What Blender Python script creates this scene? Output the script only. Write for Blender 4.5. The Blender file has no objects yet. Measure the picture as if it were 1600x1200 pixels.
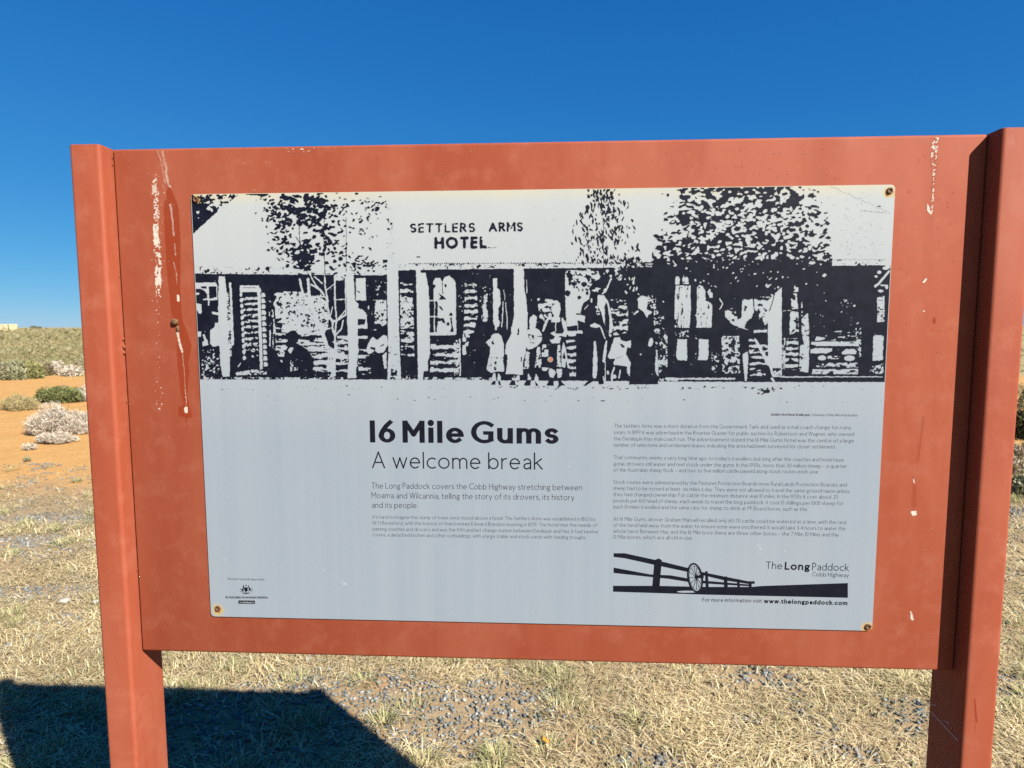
import bpy, math, random
import numpy as np
from mathutils import Matrix, Vector
random.seed(4); RNG = np.random.default_rng(11)
SC = bpy.context.scene; COL = SC.collection

# ------------------------------------------------------------------ camera, sky, sun, exposure
K = 1.1/1.2                                        # metres per solved unit (sign plate 1.1 m wide)
CAMH = 1.597
F_PX = 982.0                                       # focal length for a 1600 px wide frame
YAW, PITCH, ROLL = -0.0518, -0.0917, -0.0025
ZC = CAMH - 0.153*K                                # height of the plate's centre
CAM = np.array([0.0204*K, -1.1*K, CAMH])
def basis():
    cy, sy, cp, sp = math.cos(YAW), math.sin(YAW), math.cos(PITCH), math.sin(PITCH)
    fw = np.array([sy*cp, cy*cp, sp]); rt = np.array([cy, -sy, 0.0]); up = np.cross(rt, fw)
    r = math.cos(ROLL)*rt + math.sin(ROLL)*up; u = -math.sin(ROLL)*rt + math.cos(ROLL)*up
    return r, u, fw
BR, BU, BF = basis()
cd = bpy.data.cameras.new('camera'); cam = bpy.data.objects.new('camera', cd); COL.objects.link(cam)
m = Matrix.Identity(4)
for i in range(3):
    m[i][0] = BR[i]; m[i][1] = BU[i]; m[i][2] = -BF[i]; m[i][3] = CAM[i]
cam.matrix_world = m
cd.sensor_width = 36; cd.lens = F_PX/1600*36; cd.clip_start = 0.05; cd.clip_end = 30000
cd.dof.use_dof = True; cd.dof.focus_distance = 1.12; cd.dof.aperture_fstop = 8
SC.camera = cam
SUN = Vector((1.11, -1.0, 1.226)).normalized()       # towards the sun: front right of the sign
elev = math.asin(SUN.z); azim = math.atan2(SUN.x, SUN.y)
w = bpy.data.worlds.new('World'); SC.world = w; w.use_nodes = True
nt = w.node_tree; bg = nt.nodes['Background']; sky = nt.nodes.new('ShaderNodeTexSky')
sky.sky_type = 'NISHITA'; sky.sun_disc = False; sky.sun_elevation = elev; sky.sun_rotation = azim
sky.altitude = 100; sky.air_density = .7; sky.dust_density = 0.0; sky.ozone_density = 4.0
# the phone's vivid rendering of a clear sky: one tone curve per channel, the same all over the dome
sep = nt.nodes.new('ShaderNodeSeparateColor'); com = nt.nodes.new('ShaderNodeCombineColor'); nt.links.new(sky.outputs[0], sep.inputs[0])
EXPO = 1.6
for i, (gain, power) in enumerate(((.39, 1.27), (.575, .68), (.80, .40))):
    a = nt.nodes.new('ShaderNodeMath'); a.operation = 'MULTIPLY'; a.inputs[1].default_value = .1
    p = nt.nodes.new('ShaderNodeMath'); p.operation = 'POWER'; p.inputs[1].default_value = power
    g = nt.nodes.new('ShaderNodeMath'); g.operation = 'MULTIPLY'; g.inputs[1].default_value = gain/.1/2**EXPO
    nt.links.new(sep.outputs[i], a.inputs[0]); nt.links.new(a.outputs[0], p.inputs[0]); nt.links.new(p.outputs[0], g.inputs[0]); nt.links.new(g.outputs[0], com.inputs[i])
nt.links.new(com.outputs[0], bg.inputs[0]); bg.inputs[1].default_value = 0.1
sl = bpy.data.lights.new('sun', 'SUN'); sl.energy = 5.0; sl.angle = math.radians(0.53); sl.color = (1, .955, .88)
so = bpy.data.objects.new('sun', sl); COL.objects.link(so); so.rotation_euler = SUN.to_track_quat('Z', 'Y').to_euler()
so.location = (3, -3, 6)
SC.cycles.use_denoising = False                  # keep the fine lettering crisp; leaves a little grain
SC.view_settings.view_transform = 'Standard'; SC.view_settings.look = 'None'
SC.view_settings.exposure = EXPO; SC.view_settings.gamma = 1; SC.view_settings.use_curve_mapping = False

# ------------------------------------------------------------------ helpers
def rays(px, py):
    px = np.asarray(px, float); py = np.asarray(py, float)
    return BF + BR*((px-800)/F_PX)[..., None] + BU*((600-py)/F_PX)[..., None]
def on_plane_y(px, py, Y=0.0):                     # photograph pixel -> (x, z) on an upright plane of the sign
    d = rays(px, py); t = (Y-CAM[1])/d[..., 1]
    return CAM[0]+d[..., 0]*t, CAM[2]+d[..., 2]*t
def on_ground(px, py, z=0.0):
    d = rays(px, py); t = (z-CAM[2])/d[..., 2]
    return CAM[0]+d[..., 0]*t, CAM[1]+d[..., 1]*t
def to_px(X, Y, Z):
    d = np.stack([X-CAM[0], Y-CAM[1], Z-CAM[2]], -1); z = d@BF
    return 800+F_PX*(d@BR)/z, 600-F_PX*(d@BU)/z
def link(name, me, mat, parent=None, smooth=False, **props):
    o = bpy.data.objects.new(name, me); COL.objects.link(o)
    if mat: me.materials.append(mat)
    if parent: o.parent = parent
    if smooth: me.polygons.foreach_set('use_smooth', [True]*len(me.polygons))
    for k, v in props.items(): o[k] = v
    return o
def mesh(name, V, Fc):
    me = bpy.data.meshes.new(name); me.from_pydata([tuple(map(float, v)) for v in V], [], [tuple(map(int, f)) for f in Fc]); me.update(); return me
def mesh_np(name, V, quads=None, tris=None):
    V = np.asarray(V, np.float32); me = bpy.data.meshes.new(name)
    idx = []; starts = []; n = 0
    if quads is not None and len(quads):
        q = np.asarray(quads, np.int32); idx.append(q.ravel()); starts.append(n+np.arange(len(q))*4); n += q.size
    if tris is not None and len(tris):
        t = np.asarray(tris, np.int32); idx.append(t.ravel()); starts.append(n+np.arange(len(t))*3); n += t.size
    idx = np.concatenate(idx); starts = np.concatenate(starts).astype(np.int32)
    me.vertices.add(len(V)); me.vertices.foreach_set('co', V.ravel())
    me.loops.add(len(idx)); me.loops.foreach_set('vertex_index', idx)
    me.polygons.add(len(starts)); me.polygons.foreach_set('loop_start', starts)
    me.update(calc_edges=True); me.validate(); return me
def attr(me, name, vals):
    a = me.attributes.new(name, 'FLOAT', 'POINT'); a.data.foreach_set('value', np.asarray(vals, np.float32).ravel())
def cattr(me, name, rgb):
    a = me.attributes.new(name, 'FLOAT_COLOR', 'POINT')
    c = np.ones((len(rgb), 4), np.float32); c[:, :3] = rgb; a.data.foreach_set('color', c.ravel())
def bevel_box(name, lo, hi, r, seg, mat, parent, axes='all', **props):
    import bmesh
    bm = bmesh.new(); bmesh.ops.create_cube(bm, size=1)
    lo = Vector(lo); hi = Vector(hi)
    for v in bm.verts:
        v.co = Vector([(lo[i]+hi[i])/2 + v.co[i]*(hi[i]-lo[i]) for i in range(3)])
    def par(e, ax):
        d = (e.verts[0].co-e.verts[1].co); return abs(d[ax]) > 1e-6
    if axes == 'all': ed = list(bm.edges)
    else: ed = [e for e in bm.edges if par(e, 'xyz'.index(axes))]
    bmesh.ops.bevel(bm, geom=ed, offset=r, segments=seg, affect='EDGES', profile=.5)
    if axes == 'z':                                  # also soften the rims a little
        rim = [e for e in bm.edges if abs(e.verts[0].co.z-hi.z) < 1e-6 and abs(e.verts[1].co.z-hi.z) < 1e-6]
        bmesh.ops.bevel(bm, geom=rim, offset=0.0015, segments=2, affect='EDGES', profile=.5)
    me = bpy.data.meshes.new(name); bm.to_mesh(me); bm.free()
    o = link(name, me, mat, parent, True, **props)
    me.set_sharp_from_angle(angle=math.radians(35))
    return o
# ---- node helpers
class NT:
    def __init__(s, name):
        s.m = bpy.data.materials.new(name); s.m.use_nodes = True; s.t = s.m.node_tree
        s.b = s.t.nodes['Principled BSDF']
    def n(s, typ, **kw):
        nd = s.t.nodes.new('ShaderNode'+typ)
        for k, v in kw.items(): setattr(nd, k, v)
        return nd
    def l(s, a, b): s.t.links.new(a, b)
    def noise(s, vec, scale, detail=3, rough=.55, dist=0.0):
        nd = s.n('TexNoise'); nd.inputs['Scale'].default_value = scale; nd.inputs['Detail'].default_value = detail
        nd.inputs['Roughness'].default_value = rough; nd.inputs['Distortion'].default_value = dist
        if vec is not None: s.l(vec, nd.inputs['Vector'])
        return nd.outputs[0]
    def mapping(s, scale):
        tc = s.n('TexCoord'); mp = s.n('Mapping'); mp.inputs['Scale'].default_value = scale
        s.l(tc.outputs['Object'], mp.inputs['Vector']); return mp.outputs[0]
    def rng(s, v, a, b, c=0.0, d=1.0, smooth=False):
        nd = s.n('MapRange'); nd.clamp = True
        if smooth: nd.interpolation_type = 'SMOOTHSTEP'
        s.l(v, nd.inputs[0])
        for i, x in enumerate((a, b, c, d)): nd.inputs[1+i].default_value = x
        return nd.outputs[0]
    def mix(s, f, a, b):
        nd = s.n('Mix', data_type='RGBA')
        if hasattr(f, 'links') or hasattr(f, 'is_output'): s.l(f, nd.inputs[0])
        else: nd.inputs[0].default_value = f
        for v, i in ((a, 6), (b, 7)):
            if isinstance(v, (tuple, list)): nd.inputs[i].default_value = (*v, 1)
            else: s.l(v, nd.inputs[i])
        return nd.outputs[2]
    def math(s, op, a, b=None):
        nd = s.n('Math', operation=op)
        for v, i in ((a, 0), (b, 1)):
            if v is None: continue
            if isinstance(v, (int, float)): nd.inputs[i].default_value = v
            else: s.l(v, nd.inputs[i])
        return nd.outputs[0]
    def attr(s, name):
        nd = s.n('Attribute'); nd.attribute_name = name; return nd
    def bump(s, h, strength, dist=.01):
        nd = s.n('Bump'); nd.inputs['Strength'].default_value = strength; nd.inputs['Distance'].default_value = dist
        s.l(h, nd.inputs['Height']); s.l(nd.outputs[0], s.b.inputs['Normal'])
    def done(s, col, rough=.6, spec=.4):
        if isinstance(col, (tuple, list)): s.b.inputs['Base Color'].default_value = (*col, 1)
        else: s.l(col, s.b.inputs['Base Color'])
        if isinstance(rough, (int, float)): s.b.inputs['Roughness'].default_value = rough
        else: s.l(rough, s.b.inputs['Roughness'])
        s.b.inputs['Specular IOR Level'].default_value = spec
        return s.m

# ------------------------------------------------------------------ materials
def paint_material():
    t = NT('red_paint'); v1 = t.mapping((1, 1, .22)); v2 = t.mapping((1, 1, 1))
    big = t.noise(v1, 7, 4, .6, .4); mid = t.noise(v2, 26, 4, .65); fine = t.noise(v2, 420, 2, .6)
    c = t.mix(t.rng(big, .40, .62), (0.174, 0.038, 0.018), (0.200, 0.052, 0.027))
    c = t.mix(t.math('MULTIPLY', t.rng(mid, .50, .76), .6), c, (0.224, 0.072, 0.042))
    streak = t.noise(t.mapping((34, 34, 1.6)), 1, 3, .6)
    c = t.mix(t.math('MULTIPLY', t.rng(streak, .55, .75), .22), c, (0.156, 0.030, 0.012))
    c = t.mix(t.math('MULTIPLY', t.rng(fine, .62, .8), .35), c, (0.231, 0.095, 0.058))
    vo = t.n('TexVoronoi'); vo.inputs['Scale'].default_value = 95; t.l(v2, vo.inputs['Vector'])
    pit = t.math('MULTIPLY', t.rng(vo.outputs['Distance'], .07, .04), t.rng(mid, .66, .74))
    c = t.mix(t.math('MULTIPLY', pit, .7), c, (0.098, 0.017, 0.008))
    d = t.attr('dark').outputs['Fac']; wv = t.attr('white').outputs['Fac']
    c = t.mix(t.math('MULTIPLY', t.rng(d, .2, .7), .8), c, (0.137, 0.017, 0.004))
    wf = t.rng(wv, .30, .62)
    c = t.mix(t.math('MULTIPLY', wf, t.rng(wv, .4, .9, .45, 1.0)), c, (0.348, 0.325, 0.272))
    t.bump(t.math('ADD', t.math('MULTIPLY', mid, .25), fine), .05, .002)
    return t.done(c, t.rng(mid, .3, .7, .55, .7), .09)
def plate_material(holes):
    t = NT('sign_plate_enamel'); tc = t.n('TexCoord'); ob = tc.outputs['Object']
    sx = t.n('SeparateXYZ'); t.l(ob, sx.inputs[0])
    streak = t.noise(t.mapping((30, 1, .9)), 1, 4, .6); blot = t.noise(t.mapping((3, 1, 2.2)), 1, 3, .6)
    c = t.mix(t.rng(streak, .3, .7), (0.155, 0.183, 0.210), (0.173, 0.199, 0.223))
    c = t.mix(t.math('MULTIPLY', t.rng(blot, .52, .72), .5), c, (0.192, 0.211, 0.219))
    fine = t.noise(ob, 330, 2, .6)
    c = t.mix(t.math('MULTIPLY', t.rng(fine, .68, .8), .30), c, (0.249, 0.263, 0.268))
    top_tone = t.math('MULTIPLY', t.rng(sx.outputs[2], ZC-.05, ZC+.36), .62)  # base colour turns paler and creamier towards the plate's top
    c = t.mix(top_tone, c, (0.314, 0.321, 0.300))
    edge = t.math('MULTIPLY', t.rng(sx.outputs[2], ZC+.333, ZC+.351), t.rng(blot, .3, .6, .25, .8))
    c = t.mix(edge, c, (0.308, 0.287, 0.206))
    # rust bleeding from the four fixings
    rn = t.noise(ob, 190, 3, .6)
    for (hx, hz, r1) in holes:
        dn = t.n('VectorMath', operation='DISTANCE'); t.l(ob, dn.inputs[0]); dn.inputs[1].default_value = (hx, -.002, hz-.0025)
        dd = t.math('ADD', dn.outputs['Value'], t.math('MULTIPLY', t.math('SUBTRACT', rn, .5), .014))
        c = t.mix(t.math('MULTIPLY', t.rng(dd, r1, r1*.55), .85), c, (0.296, 0.220, 0.074))
        c = t.mix(t.math('MULTIPLY', t.rng(dd, r1*.62, r1*.35), .9), c, (0.160, 0.061, 0.014))
    sc = t.rng(t.attr('scuff').outputs['Fac'], .35, .7)
    c = t.mix(t.math('MULTIPLY', sc, .7), c, (0.296, 0.315, 0.321))
    ink = t.rng(t.attr('ink').outputs['Fac'], .25, .75)
    inkn = t.noise(ob, 60, 3, .6)
    inkc = t.mix(t.rng(inkn, .35, .7), (0.002, 0.003, 0.007), (0.005, 0.006, 0.012))
    c = t.mix(ink, c, inkc)
    t.bump(fine, .02, .001)
    return t.done(c, .5, .12)
def plain(name, col, rough=.6, spec=.3, var=.15, scale=30):
    t = NT(name); n = t.noise(t.mapping((1, 1, 1)), scale, 3, .6)
    c = t.mix(t.rng(n, .3, .7), tuple(x*(1-var) for x in col), tuple(min(1, x*(1+var)) for x in col))
    return t.done(c, rough, spec)
def foliage_material(name):
    t = NT(name); a = t.attr('Col').outputs['Color']; t.done(a, .75, .12)
    tr = t.n('BsdfTranslucent'); t.l(a, tr.inputs[0]); mx = t.n('MixShader'); mx.inputs[0].default_value = .14
    out = t.t.nodes['Material Output']; t.l(t.b.outputs[0], mx.inputs[1]); t.l(tr.outputs[0], mx.inputs[2]); t.l(mx.outputs[0], out.inputs['Surface'])
    return t.m
def ground_material():
    t = NT('dry_ground'); tc = t.n('TexCoord'); ob = tc.outputs['Object']; sx = t.n('SeparateXYZ'); t.l(ob, sx.inputs[0])
    n1 = t.noise(ob, .35, 4, .6); n2 = t.noise(ob, 2.2, 5, .65); n3 = t.noise(ob, 24, 5, .7); n4 = t.noise(ob, 140, 3, .6)
    yw = t.math('ADD', sx.outputs[1], t.math('MULTIPLY', t.math('SUBTRACT', n1, .5), 2.4))
    yw2 = t.math('ADD', yw, t.math('MULTIPLY', t.math('SUBTRACT', n2, .5), 1.6))
    sand = t.mix(t.rng(n2, .3, .7), (.310, .168, .056), (.352, .205, .075))
    sand = t.mix(t.math('MULTIPLY', t.rng(n3, .45, .75), .45), sand, (.255, .115, .035))
    near = t.mix(t.rng(n3, .3, .7), (0.194, 0.138, 0.079), (0.245, 0.181, 0.103))
    near = t.mix(t.rng(n2, .55, .7), near, (0.255, 0.148, 0.074))
    near = t.mix(t.math('MULTIPLY', t.rng(n4, .5, .7), .5), near, (0.161, 0.124, 0.081))
    far = t.mix(t.rng(n1, .35, .65), (0.194, 0.157, 0.077), (0.235, 0.191, 0.097))
    far = t.mix(t.math('MULTIPLY', t.rng(n2, .5, .7), .5), far, (0.148, 0.138, 0.067))
    c = t.mix(t.rng(yw2, 4.3, 5.6), near, sand)
    c = t.mix(t.rng(yw2, 18.5, 20.5), c, far)
    t.bump(t.math('ADD', t.math('MULTIPLY', n3, .6), t.math('ADD', t.math('MULTIPLY', n4, .35), t.math('MULTIPLY', n2, 2))), .6, .03)
    return t.done(c, .92, .1)

# ------------------------------------------------------------------ numpy noise
def vnoise(h, w, cy, cx, seed):
    r = np.random.default_rng(seed); gy, gx = int(h/cy)+3, int(w/cx)+3
    g = r.random((gy, gx)); y = np.arange(h)/cy; x = np.arange(w)/cx
    yi = y.astype(int); xi = x.astype(int); fy = y-yi; fx = x-xi
    fy = (fy*fy*(3-2*fy))[:, None]; fx = (fx*fx*(3-2*fx))[None]
    a = g[yi][:, xi]; b = g[yi][:, xi+1]; c = g[yi+1][:, xi]; d = g[yi+1][:, xi+1]
    return (a*(1-fx)+b*fx)*(1-fy)+(c*(1-fx)+d*fx)*fy
def pnoise(x, y, s, seed):                          # world-space value noise for scattered points
    r = np.random.default_rng(seed); g = r.random((256, 256)); u = x/s+1000; v = y/s+1000
    ui = np.floor(u).astype(int); vi = np.floor(v).astype(int); fu = u-ui; fv = v-vi
    fu = fu*fu*(3-2*fu); fv = fv*fv*(3-2*fv); G = lambda a, b: g[b % 256, a % 256]
    return (G(ui, vi)*(1-fu)+G(ui+1, vi)*fu)*(1-fv)+(G(ui, vi+1)*(1-fu)+G(ui+1, vi+1)*fu)*fv

# ------------------------------------------------------------------ a stroke alphabet (humanist sans, drawn as pen strokes)
XH = .64
def arc(cx, cy, rx, ry, a0, a1, n=12):
    return [(cx+rx*math.cos(math.radians(a0+(a1-a0)*i/n)), cy+ry*math.sin(math.radians(a0+(a1-a0)*i/n))) for i in range(n+1)]
def S(h, wd):                                        # an S of height h
    q = h/4
    return arc(wd/2, 3*q, wd/2, q, 35, 180, 8)[:-1]+arc(wd/2, 3*q, wd/2, q, 180, 270, 5)[:-1]+arc(wd/2, q, wd/2, q, 90, 0, 5)[:-1]+arc(wd/2, q, wd/2, q, 0, -145, 8)
def O(cx, cy, rx, ry): return arc(cx, cy, rx, ry, 0, 360, 24)
GL = {
 'a': (.42, [arc(.22, .44, .20, .20, 150, 0, 9)+[(.42, 0)], [(.42, .36), (.24, .35), (.09, .29), (.03, .17), (.08, .05), (.18, 0), (.31, .03), (.42, .13)]]),
 'b': (.54, [[(0, 0), (0, 1)], O(.27, .32, .27, .32)]), 'c': (.46, [arc(.30, .32, .30, .32, 55, 305, 14)]),
 'd': (.54, [[(.54, 0), (.54, 1)], O(.27, .32, .27, .32)]), 'e': (.54, [[(.03, .335), (.51, .335)], arc(.27, .32, .27, .32, 3, 312, 20)]),
 'f': (.26, [arc(.28, .82, .16, .18, 80, 180, 6)+[(.12, 0)], [(0, .62), (.26, .62)]]),
 'g': (.48, [O(.22, .43, .20, .21), [(.14, .24), (.07, .15), (.12, .08), (.36, .05), (.46, -.08), (.40, -.22), (.24, -.27), (.06, -.23), (0, -.12), (.08, -.01), (.2, .06)], [(.38, .57), (.5, .62)]]),
 'h': (.45, [[(0, 0), (0, 1)], arc(.225, .41, .225, .23, 180, 0, 10)+[(.45, 0)]]),
 'i': (0, [[(0, 0), (0, XH)], 'dot']), 'j': (.1, [[(.1, XH), (.1, -.15), (0, -.28)], 'dot']),
 'k': (.44, [[(0, 0), (0, 1)], [(.40, .64), (.03, .33)], [(.12, .40), (.44, 0)]]), 'l': (0, [[(0, 0), (0, 1)]]),
 'm': (.82, [[(0, 0), (0, XH)], arc(.205, .42, .205, .22, 180, 0, 9)+[(.41, 0)], arc(.615, .42, .205, .22, 180, 0, 9)+[(.82, 0)]]),
 'n': (.45, [[(0, 0), (0, XH)], arc(.225, .41, .225, .23, 180, 0, 10)+[(.45, 0)]]),
 'o': (.60, [O(.30, .32, .30, .32)]), 'p': (.54, [[(0, -.30), (0, XH)], O(.27, .32, .27, .32)]), 'q': (.54, [[(.54, -.3), (.54, XH)], O(.27, .32, .27, .32)]),
 'r': (.26, [[(0, 0), (0, XH)], arc(.24, .40, .24, .24, 180, 85, 7)]), 's': (.36, [S(XH, .36)]),
 't': (.30, [[(.10, .84), (.10, .14)]+arc(.22, .13, .12, .13, 180, 300, 6), [(0, .62), (.28, .62)]]),
 'u': (.45, [[(0, XH)]+arc(.225, .23, .225, .23, 180, 360, 10), [(.45, 0), (.45, XH)]]),
 'v': (.50, [[(0, XH), (.25, 0)], [(.5, XH), (.25, 0)]]), 'w': (.80, [[(0, XH), (.2, 0)], [(.4, XH), (.2, 0)], [(.4, XH), (.6, 0)], [(.8, XH), (.6, 0)]]),
 'x': (.46, [[(0, XH), (.46, 0)], [(.46, XH), (0, 0)]]), 'y': (.5, [[(0, XH), (.26, 0)], [(.5, XH), (.15, -.28)]]), 'z': (.42, [[(0, XH), (.42, XH)], [(.42, XH), (0, 0)], [(0, 0), (.42, 0)]]),
 'A': (.70, [[(0, 0), (.35, 1)], [(.7, 0), (.35, 1)], [(.13, .34), (.57, .34)]]),
 'B': (.46, [[(0, 0), (0, 1)], [(0, 1), (.2, 1)]+arc(.2, .77, .22, .23, 90, -90, 8)+[(0, .54)], [(.2, .54)]+arc(.2, .27, .27, .27, 90, -90, 9)+[(0, 0)]]),
 'C': (.66, [arc(.46, .5, .46, .5, 52, 308, 18)]), 'D': (.66, [[(0, 0), (0, 1)], [(0, 1), (.2, 1)]+arc(.2, .5, .46, .5, 90, -90, 14)+[(0, 0)]]),
 'E': (.40, [[(0, 0), (0, 1)], [(0, 1), (.4, 1)], [(0, .53), (.36, .53)], [(0, 0), (.4, 0)]]), 'F': (.40, [[(0, 0), (0, 1)], [(0, 1), (.4, 1)], [(0, .52), (.36, .52)]]),
 'G': (.74, [arc(.46, .5, .46, .5, 50, 308, 20), [(.74, .10), (.74, .46)], [(.52, .46), (.70, .46)]]),
 'H': (.62, [[(0, 0), (0, 1)], [(.62, 0), (.62, 1)], [(0, .52), (.62, .52)]]), 'I': (0, [[(0, 0), (0, 1)]]), 'J': (.2, [[(.2, 1), (.2, -.05), (0, -.2)]]),
 'K': (.54, [[(0, 0), (0, 1)], [(.5, 1), (.04, .5)], [(.1, .55), (.54, 0)]]), 'L': (.40, [[(0, 0), (0, 1)], [(0, 0), (.4, 0)]]),
 'M': (.74, [[(0, 0), (0, 1)], [(.74, 0), (.74, 1)], [(.03, .97), (.37, .36)], [(.71, .97), (.37, .36)]]),
 'N': (.66, [[(0, 0), (0, 1)], [(.66, 0), (.66, 1)], [(.02, .98), (.64, .02)]]), 'O': (.86, [O(.43, .5, .43, .5)]),
 'P': (.44, [[(0, 0), (0, 1)], [(0, 1), (.18, 1)]+arc(.18, .73, .26, .27, 90, -90, 9)+[(0, .46)]]), 'Q': (.86, [O(.43, .5, .43, .5), [(.5, 0), (.8, -.2)]]),
 'R': (.50, [[(0, 0), (0, 1)], [(0, 1), (.18, 1)]+arc(.18, .75, .25, .25, 90, -90, 9)+[(0, .5)], [(.2, .5), (.5, 0)]]),
 'S': (.44, [S(1, .44)]), 'T': (.56, [[(0, 1), (.56, 1)], [(.28, 1), (.28, 0)]]), 'U': (.58, [[(0, 1), (0, .3)]+arc(.29, .29, .29, .29, 180, 360, 10)+[(.58, 1)]]),
 'V': (.62, [[(0, 1), (.31, 0)], [(.62, 1), (.31, 0)]]), 'W': (1.0, [[(0, 1), (.25, 0)], [(.5, 1), (.25, 0)], [(.5, 1), (.75, 0)], [(1, 1), (.75, 0)]]),
 'X': (.6, [[(0, 1), (.6, 0)], [(.6, 1), (0, 0)]]), 'Y': (.56, [[(0, 1), (.28, .45)], [(.56, 1), (.28, .45)], [(.28, .45), (.28, 0)]]), 'Z': (.54, [[(0, 1), (.54, 1)], [(.54, 1), (0, 0)], [(0, 0), (.54, 0)]]),
 '0': (.48, [O(.24, .5, .24, .5)]), '1': (0, [[(0, 0), (0, 1)]]), '2': (.44, [arc(.21, .74, .21, .26, 160, -20, 10)+[(0, 0)], [(0, 0), (.46, 0)]]),
 '3': (.42, [arc(.18, .76, .2, .24, 140, -90, 10)+arc(.16, .26, .26, .26, 90, -140, 12)]), '4': (.48, [[(.36, 0), (.36, 1)], [(.36, 1), (0, .3)], [(0, .28), (.5, .28)]]),
 '5': (.42, [[(.4, 1), (.08, 1)], [(.08, 1), (.06, .58)]+arc(.15, .31, .27, .30, 105, -140, 12)]),
 '6': (.50, [O(.25, .29, .25, .29), [(.40, 1), (.22, .80), (.06, .52), (.0, .29)]]), '7': (.46, [[(0, 1), (.46, 1)], [(.46, 1), (.12, 0)]]),
 '8': (.46, [O(.23, .76, .19, .24), O(.23, .26, .23, .26)]), '9': (.50, [O(.25, .71, .25, .29), [(.10, 0), (.28, .2), (.44, .48), (.5, .71)]]),
 '.': (0, ['per']), ',': (0, [[(.02, .05), (-.04, -.14)]]), "'": (0, [[(0, 1), (0, .8)]]), '-': (.2, [[(0, .32), (.2, .32)]]), '–': (.5, [[(0, .32), (.5, .32)]]),
 '(': (.16, [arc(.3, .4, .3, .62, 130, 230, 8)]), ')': (.16, [arc(-.14, .4, .3, .62, 50, -50, 8)]), '|': (0, [[(0, -.15), (0, 1)]]), ' ': (.24, []),
}
def layout(text, wt, sb=.075):
    """-> polylines in cap-height units, list of (points, closed, dot), total width"""
    x = 0; out = []
    for ch in text:
        W, st = GL[ch]
        if ch == ' ' and wt > .2: x += .16; continue
        if ch != ' ': x += sb+wt/2
        wy = wt*(.66 if wt > .15 else .92)
        ins = lambda p: (x+p[0], wy/2+p[1]*(1-wy))
        for s_ in st:
            if s_ == 'dot': out.append((ch, [(x, .90)], 'dot'))
            elif s_ == 'per': out.append((ch, [(x, wt*.6)], 'dot'))
            else: out.append((ch, [ins(p) for p in s_], 'line'))
        x += W+(wt/2+sb if ch != ' ' else .06)
    return out, x
def place_text(text, p0, p1, cap, wt, shear=0.0):
    """fit a line between two 2-D points; returns polylines with half widths in the same units"""
    pl, W = layout(text, wt); p0 = np.array(p0, float); p1 = np.array(p1, float)
    L = np.linalg.norm(p1-p0); ex = (p1-p0)/L; ey = np.array([-ex[1], ex[0]])
    k = L/W
    res = []
    for ch, pts, kind in pl:
        q = [p0+ex*(k*px+shear*cap*py)+ey*(cap*py) for px, py in pts]
        res.append((np.array(q), wt*cap/2*(.5+.5*min(1.25, k/cap)), kind))
    return res
def strokes_mesh(name, strokes, Y, con=0.0):
    """strokes in plate (x, z) -> flat ribbons lying on the plane Y (each a hair above the last)"""
    V = []; Fc = []
    for n, (q, h, kind) in enumerate(strokes):
        yy = Y-(n % 9)*0.000006
        b = len(V)
        if kind == 'dot':
            k = 12; r = h*1.22
            V += [(q[0][0]+r*math.cos(2*math.pi*i/k), yy, q[0][1]+r*math.sin(2*math.pi*i/k)) for i in range(k)]
            Fc.append(tuple(range(b, b+k))); continue
        closed = len(q) > 3 and np.linalg.norm(q[0]-q[-1]) < 1e-7
        q = q[:-1] if closed else q
        d = np.diff(np.vstack([q, q[:1]]) if closed else q, axis=0); d /= np.maximum(np.linalg.norm(d, axis=1, keepdims=True), 1e-9)
        if not closed:
            q = q.copy(); q[0] = q[0]-d[0]*h*(.98-.34*con*abs(d[0][1])); q[-1] = q[-1]+d[-1]*h*(.98-.34*con*abs(d[-1][1]))
        nn = len(q)
        for i in range(nn):
            if closed: a, c = d[i-1], d[i]
            else: a, c = d[max(i-1, 0)], d[min(i, nn-2)]
            t = a+c; tl = np.linalg.norm(t); t = t/tl if tl > 1e-6 else c
            nrm = np.array([-t[1], t[0]]); cosv = max(.5, float(np.dot(t, c)))
            o = nrm*h/cosv*np.array((1, 1-.34*con))
            V += [(q[i][0]+o[0], yy, q[i][1]+o[1]), (q[i][0]-o[0], yy, q[i][1]-o[1])]
        for i in range(nn if closed else nn-1):
            j = (i+1) % nn
            Fc.append((b+2*i, b+2*i+1, b+2*j+1, b+2*j))
    return mesh(name, V, Fc)

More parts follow.
